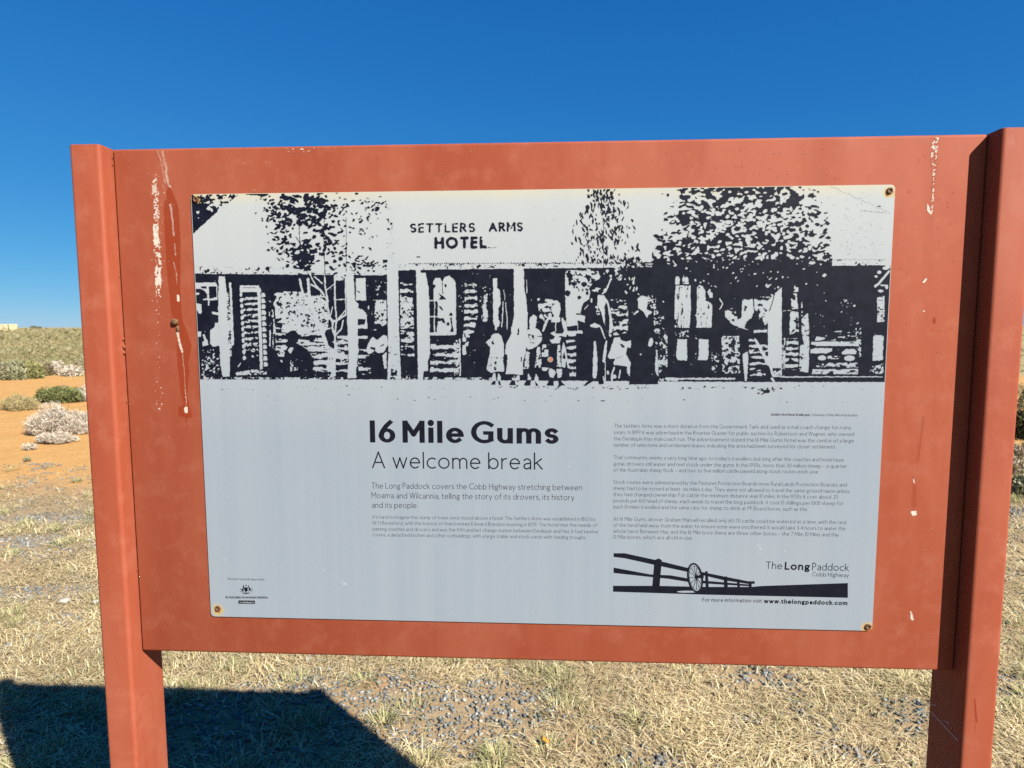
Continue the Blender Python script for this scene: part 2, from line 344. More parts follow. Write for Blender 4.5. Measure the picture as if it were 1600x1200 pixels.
# ------------------------------------------------------------------ raster drawing of the printed photograph (in photograph pixels)
class Field:
    def __init__(s, x0, y0, x1, y1, ss=2):
        s.x0, s.y0, s.ss = x0, y0, ss; s.w = int((x1-x0)*ss); s.h = int((y1-y0)*ss); s.a = np.zeros((s.h, s.w), np.float32)
    def _box(s, P, pad=1):
        P = (np.asarray(P, float)-(s.x0, s.y0))*s.ss
        xa = max(0, int(P[:, 0].min())-pad); xb = min(s.w, int(P[:, 0].max())+pad+2); ya = max(0, int(P[:, 1].min())-pad); yb = min(s.h, int(P[:, 1].max())+pad+2)
        return P, xa, xb, ya, yb
    def mask(s, pts):
        P, xa, xb, ya, yb = s._box(pts)
        if xb <= xa or yb <= ya: return None
        X, Y = np.meshgrid(np.arange(xa, xb)+.5, np.arange(ya, yb)+.5); ins = np.zeros(X.shape, bool)
        n = len(P)
        for i in range(n):
            x1, y1 = P[i]; x2, y2 = P[(i+1) % n]
            if y1 == y2: continue
            c = ((Y >= y1) != (Y >= y2)) & (X < (x2-x1)*(Y-y1)/(y2-y1)+x1); ins ^= c
        return (slice(ya, yb), slice(xa, xb)), ins
    def poly(s, pts, val=1.0):
        r = s.mask(pts)
        if r: s.a[r[0]][r[1]] = val
    def tex(s, pts, T, thr, val=0.0, soft=False):
        r = s.mask(pts)
        if r:
            sub = s.a[r[0]]; m = r[1] & (T[r[0]] > thr); sub[m] = val
    def line(s, pts, wd, val=1.0):
        pts = [np.asarray(p, float) for p in pts]
        for a, b in zip(pts[:-1], pts[1:]):
            P, xa, xb, ya, yb = s._box([a, b], int(wd*s.ss)+2)
            if xb <= xa or yb <= ya: continue
            X, Y = np.meshgrid(np.arange(xa, xb)+.5, np.arange(ya, yb)+.5)
            d = P[1]-P[0]; L2 = max(1e-6, d@d); t = np.clip(((X-P[0][0])*d[0]+(Y-P[0][1])*d[1])/L2, 0, 1)
            r = np.hypot(X-P[0][0]-t*d[0], Y-P[0][1]-t*d[1]); s.a[ya:yb, xa:xb][r <= wd*s.ss/2] = val
    def ell(s, cx, cy, rx, ry, val=1.0, ang=0.0, lens=False):
        R = max(rx, ry); P, xa, xb, ya, yb = s._box([(cx-R, cy-R), (cx+R, cy+R)])
        if xb <= xa or yb <= ya: return
        X, Y = np.meshgrid((np.arange(xa, xb)+.5)/s.ss+s.x0-cx, (np.arange(ya, yb)+.5)/s.ss+s.y0-cy)
        c, n = math.cos(ang), math.sin(ang); u = (X*c+Y*n)/rx; v = (-X*n+Y*c)/ry
        m = (np.abs(v) < (1-u*u)) if lens else (u*u+v*v < 1)
        s.a[ya:yb, xa:xb][m] = val
    def sample(s, px, py):
        x = np.clip((px-s.x0)*s.ss-.5, 0, s.w-1.001); y = np.clip((py-s.y0)*s.ss-.5, 0, s.h-1.001)
        xi = x.astype(int); yi = y.astype(int); fx = x-xi; fy = y-yi; a = s.a
        ins = (px > s.x0) & (py > s.y0) & (px < s.x0+s.w/s.ss) & (py < s.y0+s.h/s.ss)
        return ins*((a[yi, xi]*(1-fx)+a[yi, xi+1]*fx)*(1-fy)+(a[yi+1, xi]*(1-fx)+a[yi+1, xi+1]*fx)*fy)
def draw_photo():
    F = Field(290, 280, 1410, 645, 2); H, W = F.h, F.w; rnd = random.Random(7)
    N = lambda cy, cx, sd: vnoise(H, W, cy*2, cx*2, sd)
    sp = .5*N(1.6, 1.8, 1)+.3*N(3.5, 4, 2)+.2*N(9, 10, 3)                   # speckle
    hz = .45*N(1.8, 7, 4)+.35*N(4, 16, 5)+.2*N(1.2, 1.5, 6)                 # rough logs
    vt = .5*N(14, 1.5, 8)+.3*N(5, 2.5, 9)+.2*N(1.2, 1.2, 10)                # upright streaks
    blob = .55*N(4, 5, 11)+.3*N(2, 2.4, 12)+.15*N(9, 9, 13)
    yy = (np.arange(H)/2+280)[:, None]*np.ones((1, W))
    def logs(per, ph, k=.16): return hz+k*np.sin((yy-ph)/per*2*math.pi)
    def Z(ox, oy, s): return lambda *p: [(ox+a/s, oy+b/s) for a, b in p]
    A = Z(295, 295, 8); B = Z(300, 420, 6.667); C = Z(440, 420, 6.667); D = Z(620, 410, 6); E_ = Z(740, 440, 7.056); G6 = Z(880, 410, 6); G = Z(1040, 410, 6); Hh = Z(1200, 400, 5.714)
    P, Lc, T = F.poly, F.line, F.tex
    # verandah: everything under the roof edge is dark
    P([(290, 427.5), (455, 429), (600, 430), (618, 422), (880, 419), (1050, 417), (1225, 416), (1410, 414), (1410, 597), (1200, 597), (1040, 596), (880, 595), (740, 594), (620, 593), (440, 593), (290, 593)])
    # eaves: faint specks and corrugation dots
    T([(300, 416), (470, 417), (470, 426), (300, 424)], sp, .66, 1); T([(300, 424.5), (600, 427), (600, 429), (300, 427)], sp, .6, 1)
    T([(622, 413), (1000, 410), (1385, 405), (1385, 414), (1000, 417), (622, 421)], sp, .66, 1)
    for x in np.arange(640, 1000, 3.4): F.ell(x, 411.8-(x-640)*.003, 1.3, .8 if rnd.random() < .7 else 1.4)
    for x in np.arange(1275, 1386, 3.6): F.ell(x, 405.5, 1.2, .7)
    Lc([(1000, 411), (1045, 410)], 2.2); Lc([(1000, 414.5), (1045, 413.8)], 1.2)
    # ---- left bay
    P(B((0, 143), (250, 143), (262, 180), (266, 312), (115, 325), (115, 312), (160, 308), (155, 262), (130, 230), (100, 212), (0, 208)), 0)
    P(B((172, 185), (252, 182), (256, 298), (175, 312))); P(B((85, 185), (155, 183), (155, 205), (110, 208)))
    P(B((160, 180), (174, 180), (182, 380), (168, 385)), 0); P(B((115, 313), (268, 316), (268, 328), (115, 326)), 0); P(B((205, 445), (272, 455), (272, 480), (225, 478), (208, 462)), 0)
    P(B((38, 250), (75, 248), (78, 270), (40, 276)), 0); P(B((42, 355), (100, 370), (98, 470), (75, 465), (52, 430)), 0); P(B((60, 655), (92, 655), (92, 705), (60, 710)), 0); P(B((105, 690), (125, 680), (160, 745), (172, 795), (110, 808), (105, 760), (135, 745)), 0)
    T(B((95, 850), (280, 830), (290, 1140), (100, 1140)), sp, .63)
    P(B((240, 560), (275, 558), (287, 803), (210, 808), (190, 780), (190, 640), (235, 605)), 0)
    T(B((355, 200), (385, 260), (412, 640), (418, 900), (385, 930)), sp, .47)
    P(B((278, 80), (342, 78), (355, 180), (365, 400), (380, 800), (395, 930), (395, 1120), (320, 1128), (295, 990), (285, 800), (272, 400)), 0)
    P(B((385, 145), (408, 145), (415, 250), (438, 780), (430, 805), (405, 800), (412, 640), (395, 300)), 0)
    P(B((498, 175), (695, 172), (725, 235), (715, 242), (498, 242)), 0); Lc(B((530, 198), (660, 195)), 1)
    for i in range(12):
        y = 268+i*60; F.ell(*B((511+i*3, y))[0], 2.4, 3.6, 0)
        if i < 11:
            x0 = 527+i*2; P(B((x0, y+30), (690, y+22), (692, y+44), (x0, y+50)), 0 if i < 10 else 1); T(B((x0, y+24), (690, y+20), (692, y+58), (x0, y+60)), hz, .60); T(B((x0, y+20), (690, y+20), (692, y+62), (x0, y+62)), sp, .60-.012*i, 1)
    for i in range(13):
        y = 252+i*60; x = 722+i*2; P(B((x, y), (x+28, y-4), (x+40, y+18), (x+42, y+42), (x, y+44)), 0)
    P(B((680, 238), (714, 238), (738, 1045), (708, 1050)), 0)
    T(B((455, 1080), (650, 1045), (690, 1055), (790, 1075), (790, 1100), (460, 1110)), sp, .42); T(B((90, 1125), (1000, 1130), (1000, 1150), (90, 1150)), sp, .55); Lc(B((480, 1018), (500, 990)), 1.6, 0)
    T(B((800, 330), (870, 330), (878, 960), (810, 950)), vt, .56)
    # ---- rough wall behind the slender tree
    T(B((860, 250), (1000, 250), (1000, 560), (870, 560)), blob, .40); T(C((0, 290), (120, 285), (200, 270), (300, 300), (380, 290), (470, 340), (495, 500), (480, 620), (440, 690), (0, 660)), sp*.6+blob*.4, .43)
    T(C((-60, 560), (440, 640), (500, 860), (500, 1110), (-60, 960)), logs(11, 431), .53); T(C((300, 860), (690, 690), (700, 1110), (330, 1110)), logs(11, 433), .58); T(C((0, 235), (440, 240), (440, 300), (0, 290)), blob, .52)
    Lc(C((185, 790), (440, 780)), 3, 0); Lc(C((280, 850), (480, 855)), 2.2, 0); Lc(C((340, 985), (440, 990)), 2.2, 0); T(C((0, 1130), (640, 1130), (640, 1155), (0, 1155)), sp, .5)
    # seated figure in shade
    F.ell(*C((118, 715))[0], 9.5, 11); P(C((75, 790), (40, 860), (10, 960), (0, 1110), (330, 1110), (325, 930), (270, 840), (180, 785))); P(C((60, 850), (95, 818), (128, 825), (95, 888)), 0)
    T(C((90, 940), (180, 930), (170, 1050), (90, 1070)), sp, .6); P(C((-130, 800), (-60, 850), (-10, 960), (0, 1110), (-150, 1100)))
    # window and slender tree
    P(C((568, 120), (662, 118), (662, 312), (568, 316))); P(C((575, 330), (660, 326), (666, 425), (600, 495), (575, 488))); T(C((540, 50), (650, 50), (640, 122), (545, 122)), sp, .38)
    for pts, wd in (([(190, 110), (212, 220), (245, 300), (330, 450), (400, 610), (440, 740), (490, 850), (560, 890)], 3.2), ([(275, 110), (290, 300), (345, 470), (410, 620), (470, 780)], 4.4), ([(290, 50), (345, 150), (420, 250), (470, 315), (500, 500), (540, 545)], 1.9),
                    ([(340, 80), (425, 155)], 2), ([(310, 165), (400, 215), (440, 265)], 2.6), ([(448, 40), (455, 200), (485, 340)], 2.3), ([(556, 60), (556, 330), (572, 540), (556, 700), (556, 1110)], 2.3), ([(430, 440), (530, 545), (565, 545), (665, 480)], 3.2),
                    ([(665, 430), (600, 510)], 1.6), ([(530, 540), (530, 620), (556, 700)], 3.2), ([(640, 540), (625, 620), (556, 698)], 2.3), ([(440, 632), (505, 620)], 2.2), ([(545, 160), (470, 220)], 1.4), ([(530, 400), (505, 505)], 1.7), ([(568, 322), (662, 318)], 1.7), ([(664, 80), (668, 480)], 1.4), ([(610, 55), (665, 95)], 2.2)):
        Lc(C(*pts), wd, 0)
    T(C((480, 790), (570, 860), (555, 1120), (490, 1140)), vt, .40); T(C((560, 780), (690, 700), (690, 1000), (580, 960)), blob, .56)
    P(C((575, 700), (690, 700), (690, 727), (580, 724)), 0); P(C((670, 68), (750, 64), (765, 320), (790, 430), (795, 700), (800, 870), (775, 1055), (780, 1136), (685, 1140), (690, 1050), (700, 950), (686, 600), (675, 300)), 0)
    T(C((770, 700), (800, 700), (805, 1020), (775, 1020)), sp, .5)
    P(C((775, 100), (872, 95), (882, 332), (775, 325)), 0); Lc(C((752, 70), (768, 320)), 1.1); Lc(C((785, 230), (815, 245)), 1.5)
    P(C((768, 330), (800, 370), (800, 408), (850, 430), (890, 480), (893, 625), (795, 618), (795, 588), (868, 580), (870, 522), (790, 522)), 0); P(C((790, 700), (896, 700), (896, 727), (790, 727)), 0)
    T(C((800, 840), (900, 840), (940, 1100), (800, 1110)), logs(10, 433), .6); T(C((975, 325), (1090, 325), (1095, 570), (1050, 600), (968, 570)), sp*.7+blob*.3, .41); T(C((895, 160), (945, 160), (945, 700), (900, 700)), vt, .66); T(C((980, 120), (1090, 120), (1090, 330), (980, 330)), sp, .64)
    F.ell(*C((1008, 655))[0], 8, 12.5); F.ell(*C((975, 634))[0], 2, 1, 0)
    P(C((950, 708), (1000, 742), (1060, 690), (1100, 700), (1108, 790), (1065, 870), (1005, 880), (975, 858), (978, 822), (930, 808), (925, 828), (972, 850), (920, 888), (890, 872), (885, 830), (915, 750)), 0); P(C((1025, 802), (1072, 778), (1065, 797), (1030, 810))); P(C((1050, 905), (1095, 860), (1092, 1040), (1070, 1042)), 0)
    # stout pole carried up through the roof
    T([(603, 300), (615, 300), (616, 412), (604, 412)], sp, .70, 1); T([(598, 402), (606, 402), (604, 422), (598, 422)], blob, .5, 1)
    P(C((1100, -30), (1215, -30), (1225, 700), (1245, 1150), (1102, 1150), (1112, 800), (1100, 300)), 0); T(C((1140, 1040), (1205, 1060), (1205, 1145), (1135, 1145)), blob, .42, 1); T(C((1105, 700), (1240, 700), (1245, 1150), (1105, 1150)), sp, .74, 1)
    # ---- bay with rough wall, post, sash window
    T(D((30, 190), (150, 190), (165, 880), (40, 880)), logs(11, 441)*.7+blob*.35, .56); T(D((30, 340), (150, 340), (160, 590), (35, 600)), sp, .46); T(D((40, 1050), (195, 1060), (195, 1100), (40, 1100)), sp, .52)
    P(D((180, 50), (226, 50), (226, 97), (268, 97), (300, 250), (310, 660), (312, 860), (290, 930), (290, 1015), (250, 1022), (246, 1102), (200, 1105)), 0)
    P(D((340, 180), (360, 145), (410, 143), (425, 185), (445, 140), (490, 122), (540, 165), (553, 200), (558, 682), (312, 684), (312, 658), (375, 655), (385, 555), (385, 514), (305, 514), (305, 503), (385, 503), (383, 365), (305, 362), (305, 350), (345, 350), (345, 240)), 0)
    for p in (((370, 260), (395, 290), (440, 320), (465, 347), (390, 349), (415, 325)), ((340, 205), (367, 215), (350, 248)), ((390, 408), (415, 412), (440, 450), (420, 447)), ((485, 502), (500, 468), (520, 475), (522, 503)), ((380, 522), (440, 525), (457, 572), (430, 568), (420, 550), (380, 552)), ((497, 515), (515, 520), (520, 580), (537, 650), (500, 652), (512, 600)), ((310, 372), (345, 372), (345, 498), (310, 498))): P(D(*p))
    Lc(D((427, 185), (431, 300)), 1.1); F.ell(*D((457, 217))[0], 1.8, 2.8); F.ell(*D((480, 578))[0], 2.4, 2.8); Lc(D((355, 362), (352, 656)), 1.4, 0); T(D((500, 120), (555, 120), (555, 175), (500, 165)), blob, .5, 1)
    T(D((318, 765), (590, 765), (575, 1070), (310, 1040)), logs(12.5, 538, .2), .55); Lc(D((590, 720), (594, 1060)), 2, 0); Lc(D((612, 700), (606, 1060)), 1.4); T(D((530, 730), (590, 725), (590, 1060), (540, 1060)), sp, .5)
    T(D((640, 190), (745, 190), (760, 500), (715, 680), (625, 670)), logs(10.4, 453, .2), .49); T(D((795, 290), (850, 290), (852, 545), (795, 565)), vt*.6+sp*.4, .49); T(D((620, 640), (690, 690), (650, 860), (615, 880)), blob, .46); T(D((690, 820), (740, 820), (740, 1000), (680, 900)), sp, .68); T(D((240, 1078), (960, 1080), (960, 1105), (240, 1103)), sp, .45)
    T(D((570, 100), (900, 100), (900, 560), (570, 560)), sp, .73)
    # ---- family group
    P(E_((215, -40), (262, -40), (262, 75), (290, 100), (300, 240), (270, 310), (275, 420), (292, 450), (275, 495), (260, 500), (255, 538), (240, 538), (235, 500), (215, 440)), 0)
    Lc(E_((325, 220), (322, 350), (310, 500)), 1.6, 0); Lc(E_((350, 230), (368, 380), (370, 530)), 1.3, 0); Lc(E_((335, 90), (345, 210)), 1, 0)
    P(E_((443, -170), (550, -170), (560, 80), (580, 180), (597, 350), (590, 540), (600, 600), (570, 800), (440, 800), (420, 500), (443, 400)), 0); Lc(E_((585, -20), (588, 130)), 1.3, 0); Lc(E_((572, 60), (592, 330)), .8)
    T(E_((700, 180), (870, 200), (860, 330), (720, 330)), blob, .42); T(E_((700, 340), (860, 340), (860, 450), (710, 450)), blob, .56); T(E_((760, 690), (830, 690), (820, 830), (750, 830)), blob, .42)
    T(E_((1010, 580), (1129, 560), (1129, 1060), (1060, 1060)), logs(10.5, 530, .2), .55)
    P(E_((190, 600), (225, 575), (270, 570), (310, 600), (320, 640), (335, 700), (335, 790), (325, 870), (340, 960), (340, 992), (250, 992), (190, 1008), (140, 970), (160, 880), (180, 790), (180, 720), (150, 685), (130, 675), (200, 610)), 0); P(E_((195, 672), (225, 630), (215, 665), (232, 690), (205, 692)))
    T(E_((180, 830), (330, 830), (340, 985), (150, 985)), vt*.5+sp*.5, .62, 1)
    P(E_((215, 1005), (240, 1010), (245, 1085), (205, 1090)), 0); P(E_((270, 1010), (300, 1040), (302, 1088), (262, 1086)), 0); P(E_((192, 1138), (215, 1092), (242, 1092), (236, 1142))); P(E_((266, 1098), (285, 1092), (304, 1140), (280, 1142)))
    P(E_((413, 500), (450, 480), (490, 500), (500, 560), (480, 600), (540, 620), (575, 700), (570, 800), (545, 880), (545, 1028), (460, 1022), (353, 1018), (370, 900), (375, 820), (348, 790), (360, 680), (400, 610), (415, 580)), 0); P(E_((487, 512), (501, 515), (501, 590), (480, 592))); P(E_((520, 828), (537, 830), (531, 882), (521, 878)))
    T(E_((425, 1035), (510, 1030), (505, 1090), (425, 1085)), blob, .45); P(E_((388, 1142), (425, 1085), (458, 1085), (458, 1142))); P(E_((466, 1085), (502, 1085), (486, 1108))); Lc(E_((458, 1140), (490, 1143)), 1)
    P(E_((625, 390), (660, 362), (700, 385), (692, 460), (680, 510), (720, 530), (750, 580), (750, 660), (700, 710), (640, 742), (600, 750), (570, 690), (600, 560), (580, 540), (620, 520), (615, 440)), 0); T(E_((600, 580), (700, 575), (680, 680), (615, 680)), vt*.5+sp*.5, .52, 1); Lc(E_((705, 603), (752, 607)), 1.4)
    T(E_((580, 770), (618, 780), (608, 955), (548, 968)), sp, .38); P(E_((702, 720), (730, 720), (752, 900), (737, 946), (675, 946), (687, 850)), 0); T(E_((680, 800), (740, 800), (740, 945), (675, 945)), sp, .57, 1)
    P(E_((602, 1008), (630, 1060), (630, 1086), (595, 1082)), 0); P(E_((685, 1010), (716, 1060), (712, 1092), (670, 1086)), 0); P(E_((548, 1147), (585, 1088), (632, 1088), (627, 1147))); P(E_((678, 1095), (718, 1146), (680, 1148)))
    P(E_((848, 205), (920, 210), (955, 240), (962, 300), (942, 380), (957, 400), (955, 447), (858, 447), (863, 390), (888, 385), (860, 320), (870, 262), (902, 245), (850, 232)), 0)
    P(E_((968, 388), (1017, 440), (1035, 560), (1022, 612), (985, 602), (930, 600), (962, 620), (952, 682), (860, 682), (833, 640), (880, 635), (900, 602), (842, 570), (890, 545), (905, 572), (985, 575), (1000, 540), (975, 470)), 0); P(E_((828, 402), (802, 490), (770, 552), (753, 545), (780, 470), (800, 420)), 0); Lc(E_((905, 450), (905, 550)), 1.6, 0)
    P(E_((925, 700), (955, 700), (960, 840), (960, 942), (918, 938)), 0); P(E_((990, 660), (1017, 740), (1055, 950), (1037, 952), (1000, 770), (977, 845), (1015, 852), (1013, 948), (968, 942), (970, 760)), 0); T(E_((920, 700), (960, 700), (960, 940), (918, 940)), sp, .6, 1)
    P(E_((750, 940), (832, 950), (800, 985), (758, 978)), 0); P(E_((838, 955), (885, 970), (905, 1000), (882, 1062), (840, 1052), (828, 1000)), 0); P(E_((912, 958), (977, 962), (970, 1052), (930, 1064), (915, 1000)), 0); P(E_((802, 1148), (840, 1072), (882, 1092), (882, 1150))); P(E_((930, 1085), (957, 1088), (1013, 1146), (940, 1150)))
    # ---- man, child in chair, woman
    P(G6((18, 95), (50, 72), (330, 85), (345, 150), (300, 170), (260, 220), (245, 340), (190, 380), (160, 470), (205, 500), (205, 565), (130, 540), (130, 600), (35, 610), (20, 400)), 0)
    for e in ((90, 202, 42, 17), (62, 128, 32, 24), (195, 205, 28, 24), (42, 290, 26, 28), (152, 330, 18, 17), (120, 165, 24, 8), (225, 290, 14, 20), (290, 190, 30, 14)): F.ell(*G6(e[:2])[0], e[2]/6, e[3]/6)
    T(G6((20, 75), (330, 85), (330, 190), (20, 260)), blob, .63, 1); P(G6((35, 600), (130, 590), (130, 625), (35, 630))); Lc(G6((135, 540), (135, 640)), 1.2, 0); P(G6((35, 642), (180, 640), (185, 665), (38, 670)), 0)
    P(G6((250, 225), (310, 218), (318, 250), (262, 262))); P(G6((250, 262), (345, 262), (325, 345), (270, 350))); P(G6((262, 266), (325, 238), (362, 243), (300, 274)), 0)
    P(G6((270, 330), (330, 330), (372, 560), (362, 605), (250, 605), (200, 560), (205, 500), (120, 488), (120, 478), (165, 478), (190, 440), (200, 370), (245, 345))); P(G6((205, 595), (365, 595), (402, 720), (392, 950), (385, 1140), (330, 1145), (320, 1050), (320, 900), (300, 740), (285, 900), (275, 1120), (215, 1155), (185, 1155), (235, 1110), (225, 900), (202, 700)))
    P(G6((290, 735), (305, 740), (320, 900), (318, 1060), (300, 1090), (275, 1080), (280, 900)), 0); P(G6((326, 306), (380, 308), (420, 360), (442, 440), (467, 600), (460, 650), (425, 672), (430, 640), (436, 560), (420, 420), (402, 365), (388, 420), (392, 600), (355, 470), (318, 392)), 0)
    T(G6((300, 415), (335, 405), (345, 490), (315, 490)), blob, .42); Lc(G6((235, 400), (200, 440)), 1.3, 0); F.ell(*G6((265, 355))[0], 1.6, 3.5, 0); P(G6((250, 585), (295, 568), (350, 590), (340, 606), (300, 612), (260, 602)), 0); Lc(G6((350, 605), (395, 715)), 2, 0); Lc(G6((447, 148), (400, 268), (368, 296)), 2, 0); F.ell(*G6((440, 685))[0], 1.8, 2.5, 0)
    P(G6((398, 730), (412, 740), (406, 850), (390, 942), (368, 930), (380, 820)), 0); Lc(G6((395, 930), (395, 1130)), 1.7, 0); Lc(G6((375, 1070), (390, 1135)), 1.8, 0)
    P(G6((480, 708), (530, 698), (545, 730), (600, 742), (638, 728), (642, 802), (620, 802), (600, 790), (590, 860), (610, 900), (632, 940), (627, 1080), (602, 1040), (595, 972), (480, 962), (470, 940), (490, 900), (440, 905), (413, 885), (440, 830), (460, 760)), 0); P(G6((525, 758), (560, 768), (582, 792), (558, 802))); Lc(G6((500, 895), (560, 880)), .8)
    Lc(G6((478, 985), (455, 1060), (460, 1150)), 2.6, 0); Lc(G6((535, 1015), (525, 1080)), 2.6, 0); F.ell(*G6((480, 1070))[0], 3, 3, 0); F.ell(*G6((420, 1035))[0], 2, 3.5, 0); T(G6((470, 1110), (590, 1110), (590, 1150), (470, 1155)), sp, .42); F.ell(*G6((298, 1132))[0], 4, 2.5, 0)
    T(G6((440, 350), (600, 340), (600, 660), (470, 690)), logs(10.6, 499, .14)*.6+blob*.45, .545); T(G6((590, 440), (608, 440), (608, 640), (592, 640)), sp, .45); T(G6((850, 450), (930, 450), (978, 700), (978, 960), (900, 1040), (870, 850), (850, 600)), sp*.5+blob*.5, .535); T(G6((790, 310), (870, 310), (870, 440), (800, 440)), sp, .6)
    P(G6((640, 485), (700, 470), (850, 475), (862, 900), (887, 1060), (890, 1142), (618, 1147), (632, 900))); P(G6((690, 345), (735, 310), (792, 325), (797, 360), (780, 440), (842, 465), (800, 492), (785, 524), (765, 482), (745, 455), (705, 430), (705, 370)), 0); P(G6((653, 487), (700, 450), (712, 460), (668, 494)), 0); F.ell(*G6((820, 750))[0], 3.6, 7, 0, .25); P(G6((865, 880), (887, 900), (893, 1075), (875, 1045), (860, 1000)), 0); F.ell(*G6((725, 862))[0], 1.2, 1.2, 0); F.ell(*G6((938, 367))[0], 1.2, 1.2, 0)
    T(G6((895, 1090), (1080, 1085), (1080, 1110), (895, 1112)), sp, .42)
    # leaves hanging under the roof edge
    for i in range(95):
        x, y = rnd.uniform(400, 760), rnd.uniform(-5, 300)
        if abs(x-590-(y-100)*.3) < 140-.25*y and rnd.random() < .75: F.ell(*G6((x, y))[0], rnd.uniform(1.5, 4.2), rnd.uniform(.7, 1.7), 0, rnd.uniform(.5, 2.2), True)
    for i in range(70): F.ell(rnd.uniform(893, 955), rnd.uniform(421, 455), rnd.uniform(1.5, 4), rnd.uniform(.8, 1.6), rnd.choice((0, 1, 1)), rnd.uniform(.3, 1.8), True)
    # ---- French doors, window, leaning pole
    P(G((92, 130), (130, 135), (132, 205), (90, 206)), 0); T(G((158, 125), (215, 125), (218, 200), (160, 200)), sp, .38); T(G((95, 215), (235, 215), (236, 460), (225, 612), (84, 613), (85, 350)), vt, .33); T(G((295, 230), (320, 208), (345, 215), (370, 260), (376, 360), (420, 375), (438, 400), (430, 612), (290, 612)), vt, .31); T(G((370, 215), (442, 215), (442, 335), (410, 330)), sp, .42)
    P(G((112, 720), (200, 720), (203, 900), (195, 920), (112, 917), (100, 870)), 0); P(G((312, 718), (402, 720), (400, 900), (385, 918), (300, 914), (312, 860)), 0); T(G((90, 640), (220, 640), (220, 700), (90, 700)), sp, .62); T(G((270, 480), (290, 480), (300, 900), (280, 900)), sp, .62)
    Lc(G((508, 340), (535, 392), (508, 437)), 1.9, 0); T(G((525, 690), (690, 690), (700, 1040), (530, 1040)), blob*.6+sp*.4, .5); T(G((430, 840), (500, 840), (500, 1030), (430, 1030)), sp, .58); T(G((0, 690), (18, 690), (18, 980), (0, 980)), sp, .5)
    P(G((720, 340), (770, 352), (815, 338), (830, 440), (820, 510), (760, 560), (740, 612), (790, 640), (700, 612), (668, 540), (712, 520)), 0); P(G((830, 322), (960, 300), (967, 560), (930, 592), (910, 540), (868, 530), (882, 470), (830, 440)), 0); P(G((742, 580), (800, 540), (820, 480), (860, 450), (877, 520), (860, 560), (800, 622), (750, 622)))
    P(G((850, 590), (885, 570), (945, 600), (945, 632), (830, 628))); P(G((828, 636), (952, 630), (952, 655), (822, 660)), 0); T(G((720, 340), (960, 300), (960, 560), (720, 560)), blob, .66, 1); Lc(G((820, 310), (830, 450)), 1.4); T(G((560, 450), (650, 420), (680, 560), (700, 620), (640, 590), (555, 520)), blob, .53)
    T(G((780, 700), (960, 700), (960, 1080), (790, 1090)), logs(9, 520), .62); P(G((722, 860), (770, 832), (776, 900), (762, 1112), (745, 1112), (722, 900)), 0); P(G((828, 700), (852, 720), (990, 950), (1022, 1118), (1002, 1118), (968, 1000), (840, 745)), 0)
    P(G((980, 112), (1040, 92), (1090, 100), (1090, 1080), (1010, 1070), (960, 900), (965, 560), (975, 300), (928, 240)), 0); T(G((660, 700), (680, 700), (680, 800), (660, 800)), sp, .4); P(G((1000, 1075), (1080, 1075), (1080, 1110), (1022, 1110)))
    Lc(G((0, 1090), (650, 1092)), 1.8, 0); T(G((0, 1080), (660, 1080), (660, 1100), (0, 1100)), sp, .45); T(G((780, 130), (970, 130), (960, 270), (800, 250)), blob, .58)
    # ---- right bay
    P(Hh((0, 150), (80, 143), (118, 200), (121, 500), (106, 1000), (120, 1080), (40, 1080), (0, 980)), 0); Lc(Hh((97, 150), (62, 330), (15, 490)), 1.3); T(Hh((40, 1000), (115, 1000), (115, 1080), (50, 1080)), sp, .56, 1); P(Hh((-20, 970), (10, 985), (40, 1085), (40, 1120), (-20, 1120)))
    P(Hh((20, 1085), (45, 1085), (62, 1120), (40, 1120)), 0)
    T(Hh((205, 330), (255, 330), (270, 480), (210, 470)), blob, .43); T(Hh((200, 490), (270, 500), (275, 690), (190, 700)), blob, .41); T(Hh((235, 260), (270, 260), (270, 320), (230, 320)), blob, .48); T(Hh((296, 410), (308, 410), (308, 540), (296, 540)), sp, .45)
    T(Hh((300, 560), (355, 508), (369, 640), (366, 960), (360, 1040), (280, 1030), (285, 800), (322, 790), (300, 690)), sp, .36); T(Hh((170, 735), (272, 735), (272, 1020), (140, 1020)), logs(9, 533, .2), .51); T(Hh((112, 730), (160, 730), (150, 1010), (130, 1010)), vt, .5); Lc(Hh((125, 490), (205, 485)), .8, 0)
    T(Hh((385, 765), (815, 762), (815, 802), (385, 802)), hz, .30); P(Hh((380, 835), (420, 822), (575, 825), (575, 850), (520, 868), (380, 868)), 0); P(Hh((655, 862), (690, 832), (770, 828), (792, 850), (785, 875), (660, 880)), 0); F.ell(*Hh((482, 910))[0], 6.5, 4.2, 0); F.ell(*Hh((728, 912))[0], 8.5, 4.2, 0); T(Hh((530, 890), (650, 890), (650, 920), (530, 920)), sp, .45)
    T(Hh((420, 955), (800, 950), (810, 1000), (430, 990)), hz, .50); T(Hh((400, 1012), (805, 1008), (805, 1055), (390, 1055)), hz*.7+sp*.3, .44); T(Hh((400, 700), (830, 640), (830, 755), (400, 755)), hz, .6); T(Hh((780, 640), (830, 640), (830, 900), (800, 900)), sp, .55); T(Hh((420, 400), (800, 380), (830, 640), (420, 640)), sp, .74)
    T(Hh((975, 370), (1040, 355), (1040, 585), (975, 592)), sp, .36); T(Hh((942, 708), (1032, 708), (1024, 932), (933, 935)), sp, .30); T(Hh((900, 990), (1030, 960), (1030, 1050), (920, 1050)), sp, .48)
    for e in ((993, 145, 20, 16), (965, 182, 13, 12), (1005, 312, 26, 11), (1050, 108, 28, 16), (1060, 275, 14, 20), (1025, 262, 24, 8), (1072, 90, 20, 22)): F.ell(*Hh(e[:2])[0], e[2]/5.7, e[3]/5.7, 0)
